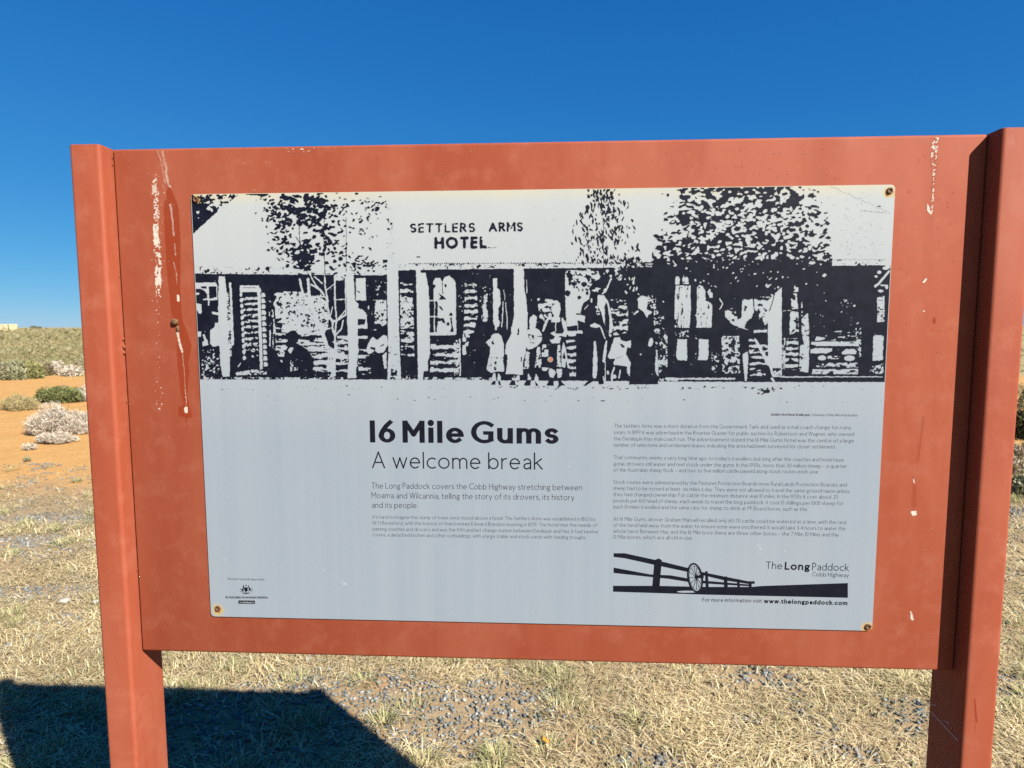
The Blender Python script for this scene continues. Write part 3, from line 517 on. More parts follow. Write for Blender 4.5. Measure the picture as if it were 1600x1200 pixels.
    Lc(Hh((1078, 140), (1005, 228), (958, 272)), 3.6, 0); Lc(Hh((130, 1080), (1020, 1078)), 1.7, 0)
    for i in range(140): F.ell(rnd.uniform(305, 1378), rnd.uniform(432, 588), rnd.uniform(.4, 1.0), rnd.uniform(.4, .9), 0)
    # ---- roof: dark trees behind the gable, lettering
    P(A((-20, 30), (650, 30), (600, 85), (430, 232), (335, 305), (47, 568), (-20, 600)))
    T(A((-10, 40), (640, 40), (430, 232), (335, 305), (200, 250), (130, 190), (-10, 160)), blob*.7+sp*.3, .52, 0); T(A((30, 270), (330, 300), (60, 560)), blob, .74, 0); P(A((705, 60), (1010, 50), (985, 82), (930, 102), (850, 84), (715, 74)))
    for txt, a, b, cap, wt in (('SETTLERS', (639.5, 363.5), (743.5, 362.5), 14, .2), ('ARMS', (762.5, 362), (818.5, 361.2), 14, .23), ('HOTEL', (677.5, 388.5), (762, 387.5), 17.5, .27)):
        for q, h, kind in place_text(txt, (a[0], -a[1]), (b[0], -b[1]), cap, wt): Lc([(p[0], -p[1]) for p in q], h*2)
    T([(638, 345), (820, 345), (820, 392), (638, 392)], sp, .80, 0); Lc([(757, 387.5), (776, 386.5)], .9); Lc([(651, 401.5), (656, 401.5)], 1.6)
    for i in range(110): F.ell(rnd.uniform(620, 1390), rnd.uniform(296, 408), .6, .5)
    for i in range(60): F.ell(rnd.gauss(1340, 22), rnd.uniform(300, 400), .8, .6)
    for i in range(26): F.ell(1300+i*3.4, 292+i*1.5+rnd.uniform(-1, 1), 1, .7)
    Lc([(1345, 329), (1390, 333)], .8); F.ell(1374, 322, 3, 1)
    # ---- slender tree's crown
    cl = [(470, 335, 26, 22), (500, 320, 30, 18), (478, 395, 22, 18), (505, 350, 26, 24), (440, 370, 20, 40), (430, 330, 24, 20), (545, 335, 28, 26), (575, 345, 20, 40), (530, 400, 34, 14), (590, 318, 14, 14), (555, 415, 26, 12), (470, 415, 18, 12), (455, 310, 36, 10), (520, 375, 24, 20), (575, 412, 18, 10)]
    for i in range(640):
        c = rnd.choice(cl[:6]+cl); x = rnd.gauss(c[0], c[2]*.55); y = rnd.gauss(c[1], c[3]*.55)
        if not (398 < x < 606 and 294 < y < 436): continue
        k = math.exp(-((x-480)/50)**2); F.ell(x, y, rnd.uniform(2.0, 6.2)*(.6+.5*k), rnd.uniform(1.1, 3.1)*(.6+.45*k), 1, rnd.uniform(-.9, .9), True)
    for p in ([(466, 335), (469, 385), (474, 415), (484, 432)], [(507, 325), (506, 380), (508, 432)], [(541, 340), (541, 424)], [(462, 370), (470, 382)], [(470, 400), (456, 412)]): Lc(p, 1.3)
    F.ell(463, 402, 6, 5); F.ell(478, 312, 4, 4); F.ell(442, 308, 3.6, 3)
    # ---- weeping tree in the middle
    for i in range(300):
        y = rnd.uniform(296, 412); half = 18+30*min(1, (y-296)/60); x = 944+rnd.gauss(0, half*.52)
        if 888 < x < 1004: F.ell(x, y, rnd.uniform(2, 6), rnd.uniform(.7, 1.8), 1, rnd.uniform(.8, 2.1), True)
    Lc([(943, 350), (943, 422)], 1); F.ell(918, 324, 3.5, 4)
    for i in range(150): F.ell(rnd.gauss(985, 12), rnd.uniform(402, 432), rnd.uniform(1.5, 4), rnd.uniform(.6, 1.5), 1, rnd.uniform(.2, 1.8), True)
    # ---- broad dense tree on the right
    cy, cx = np.mgrid[0:H, 0:W]; px = cx/2+290; py = cy/2+280
    dens = 1-np.maximum(np.abs(px-1160)/138, 0)**2.2-np.clip((330-py)/95, 0, 1)**2*.45+np.clip((py-365)/60, 0, .7)
    leafn = .5*N(3.3, 4.8, 21)+.3*N(6, 8, 22)+.2*N(12, 16, 23)
    reg = (px > 1018) & (px < 1300) & (py > 285) & (py < 442) & (py < 446-np.abs(px-1165)*.13)
    m_ = reg & (leafn < .59*np.clip(dens, 0, 1)**.42); F.a[m_] = 1
    for i in range(420):
        a_ = rnd.uniform(0, 2*math.pi); r_ = rnd.uniform(.55, 1.02); x = 1160+135*r_*math.cos(a_); y = 372+85*r_*math.sin(a_)
        if 289 < y < 432: F.ell(x, y, rnd.uniform(3, 6.8), rnd.uniform(1.3, 3.0), 1 if rnd.random() < .8 else 0, rnd.uniform(-.7, .5), True)
    for i in range(240): F.ell(rnd.gauss(1155, 62), rnd.gauss(362, 32), rnd.uniform(2, 4.8), rnd.uniform(1.2, 2.6), 0, rnd.uniform(-.8, .6), True)
    T([(1050, 405), (1270, 405), (1230, 440), (1200, 470), (1130, 460), (1080, 440)], blob, .30, 1)
    for i in range(60): F.ell(rnd.gauss(1150, 55), rnd.uniform(395, 450), rnd.uniform(.8, 2.6), rnd.uniform(.6, 1.6), 0, rnd.uniform(-.8, .8), True)
    # ---- litter on the printed ground
    for i in range(150):
        x = rnd.uniform(312, 1378); y = rnd.choice((rnd.uniform(600, 609), rnd.uniform(616, 634), rnd.uniform(628, 634)))
        F.ell(x, y, rnd.uniform(.5, 2.2), rnd.uniform(.35, .9), 1, rnd.uniform(-.3, .3))
    for i in range(46): F.ell(rnd.uniform(780, 1260), rnd.uniform(603, 608), rnd.uniform(1, 2.6), rnd.uniform(.6, 1.1))
    for i in range(24): F.ell(rnd.gauss(1196, 8), rnd.gauss(611, 2.5), rnd.uniform(1, 3), rnd.uniform(.8, 1.6))
    a = F.a; a[1:-1, 1:-1] = (4*a[1:-1, 1:-1]+2*(a[:-2, 1:-1]+a[2:, 1:-1]+a[1:-1, :-2]+a[1:-1, 2:])+a[:-2, :-2]+a[2:, 2:]+a[:-2, 2:]+a[2:, :-2])/16
    return F
def overlay(name, x0, x1, z0, z1, Y, cell, fields, mat, parent, warp=0.0, cut=.12, corner=None, **props):
    nx = int((x1-x0)/cell)+1; nz = int((z1-z0)/cell)+1
    X, Zv = np.meshgrid(np.linspace(x0, x1, nx), np.linspace(z0, z1, nz)); px, py = to_px(X, np.full_like(X, Y), Zv)
    if warp:
        px = px+(vnoise(nz, nx, 3, 3, 91)-.5)*warp; py = py+(vnoise(nz, nx, 3, 3, 92)-.5)*warp
    vals = {k: f.sample(px, py) for k, f in fields.items()}
    keep = np.zeros((nz-1, nx-1), bool)
    for v in vals.values():
        mx = np.maximum.reduce([v[:-1, :-1], v[1:, :-1], v[:-1, 1:], v[1:, 1:]]); keep |= mx > cut
    i = np.arange(nz*nx).reshape(nz, nx); q = np.stack([i[:-1, :-1], i[:-1, 1:], i[1:, 1:], i[1:, :-1]], -1)
    if corner:
        cx, cz, hw, hh, r = corner; xm = np.abs((X[:-1, :-1]+X[1:, 1:])/2-cx)-(hw-r); zm = np.abs((Zv[:-1, :-1]+Zv[1:, 1:])/2-cz)-(hh-r)
        keep &= ~((xm > 0) & (zm > 0) & (np.hypot(xm, zm) > r))
    q = q[keep]; used = np.unique(q); re = np.full(nz*nx, -1); re[used] = np.arange(len(used))
    V = np.stack([X.ravel(), np.full(nz*nx, Y), Zv.ravel()], -1)[used]
    me = mesh_np(name, V, re[q])
    for k, v in vals.items(): attr(me, k, v.ravel()[used])
    return link(name, me, mat, parent, **props)

# ------------------------------------------------------------------ ground
ground = link('ground', mesh('ground', [(-9000, -9000, 0), (9000, -9000, 0), (9000, 9000, 0), (-9000, 9000, 0)], [(0, 1, 2, 3)]), ground_material(), kind='structure')

# ------------------------------------------------------------------ the sign
PL, PR = -.7407*K, .7459*K; WP = .0556*K; ZT = ZC+.4654*K; ZB = ZC-.4575*K; PF, PB = -.0305*K, .0662*K
PW, PH = 1.2*K/2, .7699*K/2
M_PAINT = paint_material()
sign = bpy.data.objects.new('information_sign', None); COL.objects.link(sign)
sign['label'] = 'rust-red steel information sign on two posts with printed hotel photograph and history text'; sign['category'] = 'sign'
for xa, xb in ((PL-WP, PL), (PR, PR+WP)):
    po = bevel_box('post', (xa, PF, -.35), (xb, PB, ZT), .0065, 5, M_PAINT, sign, 'z')
panel = bevel_box('panel', (PL+.0011, 0, ZB), (PR-.0002, .030, ZT-.0006), .0045, 4, M_PAINT, sign)
for xa, xb in ((PL-.004, PL+.05), (PR-.05, PR+.004)):
    for z in (ZB+.12, ZT-.16): bevel_box('bracket', (xa, .0305-.003, z), (xb, .036, z+.05), .001, 1, M_PAINT, sign)
# holes: where the four fixings sit on the plate
HOLE_PX = ((306, 312, .0125), (1390, 298, .0105), (340.5, 950.5, .0125), (1356, 979, .0125))
HOLES = []
for hx, hy, r in HOLE_PX:
    x, z = on_plane_y(hx, hy, -.002); HOLES.append((float(x), float(z), r))
M_PLATE = plate_material(HOLES)
plate = bevel_box('sign_plate', (-PW, -.002, ZC-PH), (PW, .0008, ZC+PH), .0062, 5, M_PLATE, sign, 'y', label='weathered pale grey printed plate')
M_INK = plain('printing_ink', (.004, .0045, .009), .5, .1, .25, 60); M_WHITE = plain('reversed_lettering', (.24, .26, .28), .42, .35, .05)
M_STEEL = plain('rusty_fixing', (.07, .03, .015), .7, .3, .4, 400); M_HOLE = plain('dark_recess', (.008, .006, .005), .9, .1, .2)
def ring(name, cx, cz, prof, n, mat, parent):
    V = []; Fc = []
    for r, y in prof: V += [(cx+r*math.cos(2*math.pi*i/n), y, cz+r*math.sin(2*math.pi*i/n)) for i in range(n)]
    for k in range(len(prof)-1):
        for i in range(n): Fc.append((k*n+i, k*n+(i+1) % n, (k+1)*n+(i+1) % n, (k+1)*n+i))
    Fc.append(tuple(range((len(prof)-1)*n, len(prof)*n)))
    return link(name, mesh(name, V, Fc), mat, parent, True)
for x, z, r in HOLES:
    s_ = ring('rivet', x, z, [(.0046, -.0018), (.0046, -.0032), (.0040, -.0040), (.0030, -.0040), (.0026, -.0030)], 20, M_STEEL, plate)
    s_['label'] = 'rusty hollow rivet'
# the printed photograph
PHOTO = draw_photo()
overlay('photo_print', -PW+.0008, PW-.0008, ZC+PH-.3335, ZC+PH-.0008, -.00206, .00092, {'ink': PHOTO}, M_PLATE, plate, warp=1.1, corner=(0, ZC, PW, PH, .0066), label='high-contrast photograph of a verandahed hotel with a family in front')
# lettering
PYI = -.00206
def P2(px, py):
    x, z = on_plane_y(px, py, PYI); return np.array([float(x), float(z)])
def capm(px, py, c): return float(np.linalg.norm(P2(px, py-c)-P2(px, py)))
def text_part(name, rows, mat=M_INK, Y=PYI, **props):
    st = []; con = 1.0 if rows[0][6] > .22 else 0.0
    for txt, x0, y0, x1, y1, cap, wt, sh in rows: st += place_text(txt, P2(x0, y0), P2(x1, y1), capm(x0, y0, cap), wt, sh)
    return link(name, strokes_mesh(name, st, Y, con), mat, plate, **props)
text_part('heading_text', [('16 Mile Gums', 575.5, 691.3, 875.5, 693.6, 34.5, .235, 0)], label='bold heading 16 Mile Gums')
text_part('subheading_text', [('A welcome break', 579.5, 731.5, 850, 733.8, 26, .078, 0)], label='light heading A welcome break')
def rows(lst, cap, wt, sh=0): return [(t, a, b, c, d, cap, wt, sh) for t, a, b, c, d in lst]
text_part('introduction_text', rows([('The Long Paddock covers the Cobb Highway stretching between', 580, 763.2, 910, 766.2), ('Moama and Wilcannia, telling the story of its drovers, its history', 580, 778.3, 898, 781.6), ('and its people.', 580.5, 793.4, 653.5, 794)], 9.3, .075))
text_part('history_text', rows([("It's hard to imagine this clump of trees once stood above a hotel. The Settlers Arms was established in 1863 by", 582, 810.4, 931, 813.8),
    ('W H Beresford, with the licence of final licensee Edward Brandon expiring in 1879. The hotel met the needs of', 582, 819.6, 933, 823.4),
    ('passing coaches and drovers and was the fifth and last change station between Deniliquin and Hay. It had twelve', 582, 828.9, 934.5, 833.4),
    ('rooms, a detached kitchen and other outbuildings, with a large stable and stock-yards with feeding troughs.', 582, 838, 916, 842.4)], 5.6, .066))
text_part('caption_text', rows([('Settlers Arm Hotel, 16 mile gum.', 1204, 649.4, 1266, 649.9)], 3.9, .17, .2)+rows([('| Courtesy of Hay Historical Society', 1267.5, 649.9, 1339.5, 650.6)], 3.9, .1, .2))
text_part('column_text', rows([('The Settlers Arms was a short distance from the Government Tank and used as a mail coach change for many', 959.3, 668, 1330.5, 670.9),
    ('years. In 1899 it was advertised in the Riverine Grazier for public auction by Robertson and Wagner, who owned', 959, 678.1, 1334.5, 681.3),
    ('the Deniliquin-Hay mail coach run. The advertisement stated the 16 Mile Gums Hotel was the centre of a large', 958.8, 688, 1334.5, 691.6),
    ('number of selections and settlement leases, indicating the area had been surveyed for closer settlement.', 958.6, 697.8, 1306.5, 701),
    ("That community seems a very long time ago, to today's travellers, but long after the coaches and hotel have", 958.8, 717.2, 1318.5, 721.4),
    ('gone, drovers still water and rest stock under the gums. In the 1950s, more than 30 million sheep – a quarter', 958.5, 727.3, 1323, 731.3),
    ('of the Australian sheep flock – and four to five million cattle passed along stock routes each year.', 958.5, 736.9, 1280.5, 739.9),
    ('Stock routes were administered by the Pastures Protection Boards (now Rural Lands Protection Boards), and', 958, 755.8, 1323.5, 760.5),
    ('sheep had to be moved at least  six miles a day. They were not allowed to travel the same ground twice unless', 958, 765.4, 1327.5, 770.4),
    ('they had changed ownership. For cattle the minimum distance was 10 miles. In the 1950s it cost about 25', 958, 775.1, 1309.5, 779.4),
    ('pounds per 100 head of sheep, each week to travel the long paddock. It cost 10 shillings per 1000 sheep for', 958, 784.8, 1318, 789.5),
    ('each 10 miles travelled and the same rate for sheep to drink at PP Board bores, such as this.', 958, 794.4, 1262.5, 798.5),
    ('At 16 Mile Gums, drover Graham Mansell recalled only 60-70 cattle could be watered at a time, with the rest', 958, 813.5, 1323, 819),
    ('of the herd held away from the water to ensure none were smothered. It would take 3-4 hours to water the', 958, 823, 1321.5, 828.7),
    ('whole herd. Between Hay and the 16 Mile bore there are three other bores – the 7 Mile, 10 Miles and the', 958, 832.4, 1310.5, 838.4),
    ('13 Mile bores, which are all still in use.', 958, 841.7, 1082.5, 843.3)], 5.9, .066))
# trail logo: fence, cart wheel, ground
def flat(name, polys, Y, mat):
    V = []; Fc = []
    for n, p in enumerate(polys):
        b = len(V); V += [(*P2(*q)[:1], Y-n*0.000006, P2(*q)[1]) for q in p]; Fc.append(tuple(range(b, b+len(p))))
    return link(name, mesh(name, V, Fc), mat, plate)
def ZL(*p): return [(930+a/3.478, 840+b/3.478) for a, b in p]
flat('logo_fence', [ZL((100, 85), (160, 85), (330, 122), (505, 165), (505, 187), (330, 150), (160, 112), (100, 105)), ZL((100, 163), (300, 200), (410, 205), (505, 222), (505, 241), (400, 224), (300, 214), (100, 192)),
    ZL((97, 262), (330, 262), (600, 268), (850, 268), (900, 263), (1373, 247), (1373, 327), (600, 310), (97, 294)), ZL((322, 122), (345, 113), (362, 122), (350, 266), (310, 266)),
    ZL((575, 186), (710, 213), (830, 237), (866, 237), (868, 250), (840, 253), (700, 232), (575, 202)), ZL((575, 233), (700, 243), (836, 255), (836, 264), (700, 256), (575, 248)),
    ZL((597, 184), (611, 182), (617, 270), (600, 270)), ZL((699, 213), (716, 210), (721, 270), (700, 270)), ZL((769, 227), (783, 225), (787, 270), (773, 270)), ZL((834, 240), (849, 240), (851, 270), (835, 270))], PYI, M_INK)
def ellp(cx, cy, rx, ry, n=28, a0=0.12): return ZL(*[(cx+rx*math.cos(2*math.pi*i/n)*math.cos(a0)+ry*math.sin(2*math.pi*i/n)*math.sin(a0), cy-rx*math.cos(2*math.pi*i/n)*math.sin(a0)*0+ry*math.sin(2*math.pi*i/n)) for i in range(n)])
flat('logo_wheel_light', [ellp(500, 294, 56, 5.5, a0=0), ellp(543, 218, 42, 80)], PYI-.0001, M_PLATE)
wst = []
def wl(pts, h): wst.append((np.array([P2(*q) for q in ZL(*pts)]), h*.00029, 'line'))
for rx, ry, h in ((38, 76, 5.0), (31, 64, 1.1)):
    wl([(543+rx*math.cos(t)+ry*.12*math.sin(t), 218+ry*math.sin(t)) for t in [2*math.pi*i/32 for i in range(32)]]+[(543+rx, 218)], h)
for i in range(12):
    t = 2*math.pi*i/12; wl([(550, 214), (543+31*math.cos(t)+7*math.sin(t), 218+64*math.sin(t))], 1.7)
wl([(548, 214), (578, 211)], 8); wl([(574, 211), (580, 211)], 10)
link('logo_wheel', strokes_mesh('logo_wheel', wst, PYI-.00016), M_INK, plate)
text_part('logo_text', [('The', 1195.6, 888.8, 1223, 889.6, 11.6, .09, 0), ('Long', 1225, 889.8, 1266, 891, 11.6, .2, 0), ('Paddock', 1268, 891, 1327, 892.3, 11.6, .09, 0)])
text_part('logo_subtitle', [('Cobb Highway', 1268.6, 900.3, 1326.8, 902, 6.6, .09, 0)])
text_part('website_text', [('For more information visit', 1097, 939.9, 1190.8, 941.6, 6, .12, 0), ('www.thelongpaddock.com', 1193, 942.2, 1324.5, 945.5, 6.6, .23, 0)])
# supporter's mark
def ZS(*p): return [(320+a/6.667, 860+b/6.667) for a, b in p]
text_part('supporter_text', [('This project is proudly supported by', 354.6, 905.9, 413.2, 907, 3.4, .1, .2)])
text_part('supporter_name', [('An Australian Government Initiative', 352, 934.8, 418.5, 935.2, 3.9, .19, 0)])
flat('supporter_box', [ZS((350, 521), (522, 523), (522, 558), (350, 556))], PYI, M_INK)
text_part('supporter_box_text', [('Aus', 374.2, 942.3, 381, 942.4, 2.9, .11, 0), ('Industry', 381, 942.4, 396.8, 942.6, 2.9, .16, 0)], M_WHITE, PYI-.00012)
flat('crest', [ZS((410, 385), (448, 385), (446, 420), (429, 436), (412, 420)), ZS((405, 430), (395, 395), (398, 365), (408, 362), (410, 385), (404, 410)), ZS((395, 430), (386, 425), (390, 400), (398, 395), (403, 428)), ZS((452, 430), (460, 405), (452, 380), (450, 364), (456, 362), (460, 378), (476, 395), (478, 420), (466, 418)),
    ZS((426, 362), (430, 354), (434, 362), (442, 365), (434, 369), (430, 377), (426, 369), (418, 365)), ZS((388, 440), (470, 440), (462, 450), (396, 450)), ZS((424, 448), (436, 448), (434, 460), (427, 460)), ZS((362, 412), (388, 405), (389, 409), (364, 416)), ZS((370, 395), (388, 402), (387, 406), (369, 399)), ZS((480, 405), (500, 412), (499, 416), (479, 409)), ZS((480, 400), (494, 392), (495, 396), (482, 405)), ZS((366, 432), (388, 424), (389, 428), (368, 436)), ZS((478, 425), (498, 432), (497, 436), (476, 429))], PYI, M_INK)
# a chip through the print: bare disc and a fleck of orange
chip = flat('paint_chip', [[(859.8+4.6*math.cos(t), 561.8+4.3*math.sin(t)) for t in [2*math.pi*i/16 for i in range(16)]]], PYI-.00012, plain('bare_metal', (.15, .14, .13), .6, .2, .5, 900)); chip['label'] = 'small chip with bare metal and orange rust'
flat('rust_fleck', [[(857, 564.5), (860.5, 559), (863, 558.2), (862, 562), (859, 565.5)]], PYI-.0002, plain('orange_rust', (.30, .075, .025), .8, .1, .2, 300))
# pale scuffs on the plate
SCF = Field(320, 600, 1380, 990, 2); rr = random.Random(5)
for i in range(150): SCF.ell(rr.uniform(325, 1360), rr.uniform(600, 980), rr.uniform(.4, 1.6), rr.uniform(.3, .7), rr.uniform(.5, 1), rr.uniform(0, 3))
SCF.line([(504, 889), (514, 896), (530, 904), (541, 913)], 2.6, .5); SCF.line([(512, 896), (526, 903), (537, 914)], 5, .36); SCF.line([(516, 918), (528, 919)], 1.2, .5)
SCF.line([(1183, 850), (1189, 858)], 1.8, .9); SCF.line([(1082, 795), (1082, 850)], .5, .6)
for x, y0, y1 in ((383, 690, 760), (362, 680, 740), (412, 880, 910), (470, 870, 940)): SCF.line([(x, y0), (x+3, y1)], 3, .3)
n_ = vnoise(SCF.h, SCF.w, 3, 3, 31); SCF.a *= (.55+.9*n_)
overlay('scuff', -PW+.012, PW-.012, ZC-PH+.006, ZC+.03, -.00204, .0011, {'scuff': SCF}, M_PLATE, plate, 0.8, .2, label='pale scuffs and scratches', kind='stuff')
# weather marks on the red panel and posts
WH = Field(160, 205, 340, 720, 3); DK = Field(160, 205, 340, 720, 3); rr = random.Random(9)
nz1 = .5*vnoise(WH.h, WH.w, 5, 4, 41)+.3*vnoise(WH.h, WH.w, 14, 6, 42)+.2*vnoise(WH.h, WH.w, 40, 20, 43)
def Q(*p): return [(90+a/3.528, 200+b/3.528) for a, b in p]
def Q2(*p): return [(200+a/2.5, 220+b/2.5) for a, b in p]
DK.poly(Q2((152, 190), (160, 150), (168, 185), (196, 250), (202, 300), (206, 420), (205, 600), (214, 700), (228, 735), (250, 800), (236, 870), (241, 905), (232, 1000), (252, 1080), (232, 1085), (231, 1130), (226, 1130), (224, 1085), (195, 1072), (196, 1040), (215, 1030), (205, 985), (200, 940), (190, 860), (192, 740), (168, 670), (150, 500), (138, 260)), .66)
WH.tex(Q((520, 285), (552, 275), (560, 420), (562, 560), (575, 760), (572, 880), (560, 960), (545, 960), (535, 840), (525, 560), (532, 430), (516, 340)), nz1, .54, .72)
WH.poly(Q((518, 320), (545, 310), (548, 355), (522, 365)), .62); WH.tex(Q((528, 530), (556, 530), (556, 640), (532, 640)), nz1, .3, .85); WH.tex(Q((535, 760), (570, 770), (570, 860), (540, 865)), nz1, .33, .85)
for p, wd, v in (([(545, 110), (570, 180), (592, 300)], 3.2, .42), ([(575, 115), (590, 190), (602, 230)], 5, .46), ([(596, 240), (610, 310), (622, 325)], 4, .5), ([(585, 330), (600, 395)], 1.8, .42), ([(622, 420), (632, 500), (640, 590)], 3.4, .52), ([(618, 425), (624, 440)], 2.4, .6), ([(645, 640), (650, 700)], 2.4, .52), ([(640, 740), (655, 800), (658, 860)], 2.2, .5), ([(664, 925), (666, 950)], 4.2, .85)):
    WH.line(Q(*p), wd, v)
for p, wd, v in (([(193, 745), (202, 790), (212, 825)], 4, .7), ([(212, 825), (220, 900), (228, 1040)], 1.2, .6), ([(227, 1046), (227, 1056)], 6, .95)): WH.line(Q2(*p), wd, v)
for i in range(110): WH.ell(rr.gauss(247, 4), rr.uniform(270, 640), rr.uniform(.4, 1.1), rr.uniform(.4, 1.2), .8)
for i in range(70): WH.ell(rr.uniform(176, 300), rr.uniform(240, 710), .6, .6, .7)
WH.a *= np.where(WH.a > 0, .62+.75*nz1, 0)
overlay('weather_stain', *[float(v) for v in (on_plane_y(178, 400)[0], on_plane_y(301, 303)[0]-.001)], float(on_plane_y(250, 700)[1]), ZT-.005, -.00007, .0011, {'white': WH, 'dark': DK}, M_PAINT, panel, .6, .1, label='white streaks and dark run on the panel beside the photograph', kind='stuff')
W2 = Field(1400, 205, 1540, 1050, 2); D2 = Field(1400, 205, 1540, 1050, 2)
nz2 = .6*vnoise(W2.h, W2.w, 4, 3, 51)+.4*vnoise(W2.h, W2.w, 10, 6, 52)
W2.tex([(1453, 211), (1468, 211), (1465, 235), (1462, 270), (1459, 310), (1456, 345), (1454, 330), (1458, 280), (1455, 250)], nz2, .47, .85)
for p in ([(1448, 317), (1452, 322), (1455, 336), (1449, 330)], [(1441, 441), (1447, 434), (1449, 435), (1446, 441), (1442, 443)], [(1426, 745), (1429, 750), (1430, 757), (1427, 753)], [(1422, 799), (1432, 798), (1433, 805), (1426, 806)], [(1422, 953), (1426, 960), (1428, 970), (1423, 968)], [(1441, 486), (1445, 484), (1444, 488)]): W2.poly(p, .95)
for i in range(120): W2.ell(rr.uniform(1400, 1530), rr.uniform(230, 1030), rr.uniform(.3, .7), rr.uniform(.3, .7), rr.choice((.6, .75, .9)))
D2.poly([(1442, 650), (1445, 652), (1436, 720), (1432, 722)], .4); D2.poly([(1428, 752), (1432, 760), (1431, 790), (1426, 797), (1425, 775)], .36); D2.ell(1460, 501, 2, 5, .8)
for i in range(0): D2.ell(rr.uniform(1405, 1530), rr.uniform(225, 1030), rr.uniform(.5, 1.3), rr.uniform(.5, 1.2), .8)
overlay('weather_stain', float(on_plane_y(1400, 290)[0]), PR-.03, ZB+.01, ZT-.005, -.00007, .0013, {'white': W2, 'dark': D2}, M_PAINT, panel, .5, .1, label='white chips and streaks on the panel near the shaded edge', kind='stuff')
W3 = Field(300, 215, 1400, 300, 2); 
for i in range(90): W3.ell(rr.uniform(310, 1390), rr.uniform(228, 296), rr.uniform(.3, .8), rr.uniform(.3, .7), .8)
W3.line([(398, 297), (399, 301)], 1, .9); W3.tex([(440, 229), (500, 228), (480, 238), (450, 238)], vnoise(W3.h, W3.w, 4, 6, 53), .6, .6)
overlay('weather_stain', PL+.15, PR-.16, ZT-.075, ZT-.004, -.00007, .0013, {'white': W3}, M_PAINT, panel, .3, .1, label='tiny pale flecks along the top of the panel', kind='stuff')
DP = Field(1500, 1060, 1560, 1160, 3); DP.poly([(1522, 1090), (1523.5, 1092), (1527, 1125), (1525.5, 1133), (1523.5, 1120)], .9); DP.line([(1524, 1134), (1524, 1145)], .8, .7)
xs, zs = on_plane_y(1524, 1118, PF)
overlay('scratch', float(xs)-.018, float(xs)+.018, float(zs)-.05, float(zs)+.05, PF-.00006, .001, {'dark': DP}, M_PAINT, sign, 0, .1, label='dark scratch on the post face')
def lump(name, c, r, mat, parent=None, seed=0, sub=2, sq=(1, 1, 1)):
    import bmesh
    bm = bmesh.new(); bmesh.ops.create_icosphere(bm, subdivisions=sub, radius=1); q = random.Random(seed)
    for v in bm.verts:
        k = r*(.75+.5*q.random()); v.co = Vector((c[0]+v.co.x*k*sq[0], c[1]+v.co.y*k*sq[1], c[2]+v.co.z*k*sq[2]))
    me = bpy.data.meshes.new(name); bm.to_mesh(me); bm.free(); return link(name, me, mat, parent, True)
x, z = [float(v) for v in on_plane_y(273, 503, -.002)]
mud = plain('dried_mud', (.10, .055, .03), .9, .1, .7, 600)
o = lump('mud_nest', (x, -.002, z), .0055, mud, panel, 3, 3, (1, .6, .95)); o['label'] = 'small brown mud nest stuck to the panel'
lump('mud_nest', (x+.004, -.001, z-.011), .0030, mud, panel, 5, 2, (.8, .6, 1.7))
# weld spots bridging the seam between post and panel
for n, (px, py, r) in enumerate(((173.5, 246, .0011), (175, 257, .0010), (191.5, 530, .0019), (192.3, 541, .0024), (193, 551, .0020), (198, 628, .0010), (214, 890, .0011))):
    x, z = [float(v) for v in on_plane_y(px, py)]
    lump('weld_spot', (PL+.0012, -.0004, z), r, M_PAINT, sign, 30+n, 2, (1.1, .8, 1.6))
# cobweb on the shaded side of the post
cw = []
for a, b in (((1455, 1112), (1497, 1158)), ((1454, 1101), (1463, 1102)), ((1475, 1126), (1483, 1130))):
    pts = []
    for t in np.linspace(0, 1, 6):
        d = rays(a[0]+(b[0]-a[0])*t, a[1]+(b[1]-a[1])*t); k = (PR-.0012-CAM[0])/d[0]; pts.append(CAM+d*k)
    cw.append(pts)
V = []; Fc = []
for pts in cw:
    for i, p in enumerate(pts):
        b = len(V); V += [p+np.array((0, 0, .00022)), p+np.array((.0003, 0, -.0002)), p+np.array((-.0003, 0, -.0002))]
        if i: Fc += [(b-3+j, b-3+(j+1) % 3, b+(j+1) % 3, b+j) for j in range(3)]
link('cobweb', mesh('cobweb', V, Fc), plain('silk', (.7, .68, .62), .5, .5, .05), sign, label='thin cobweb strands')

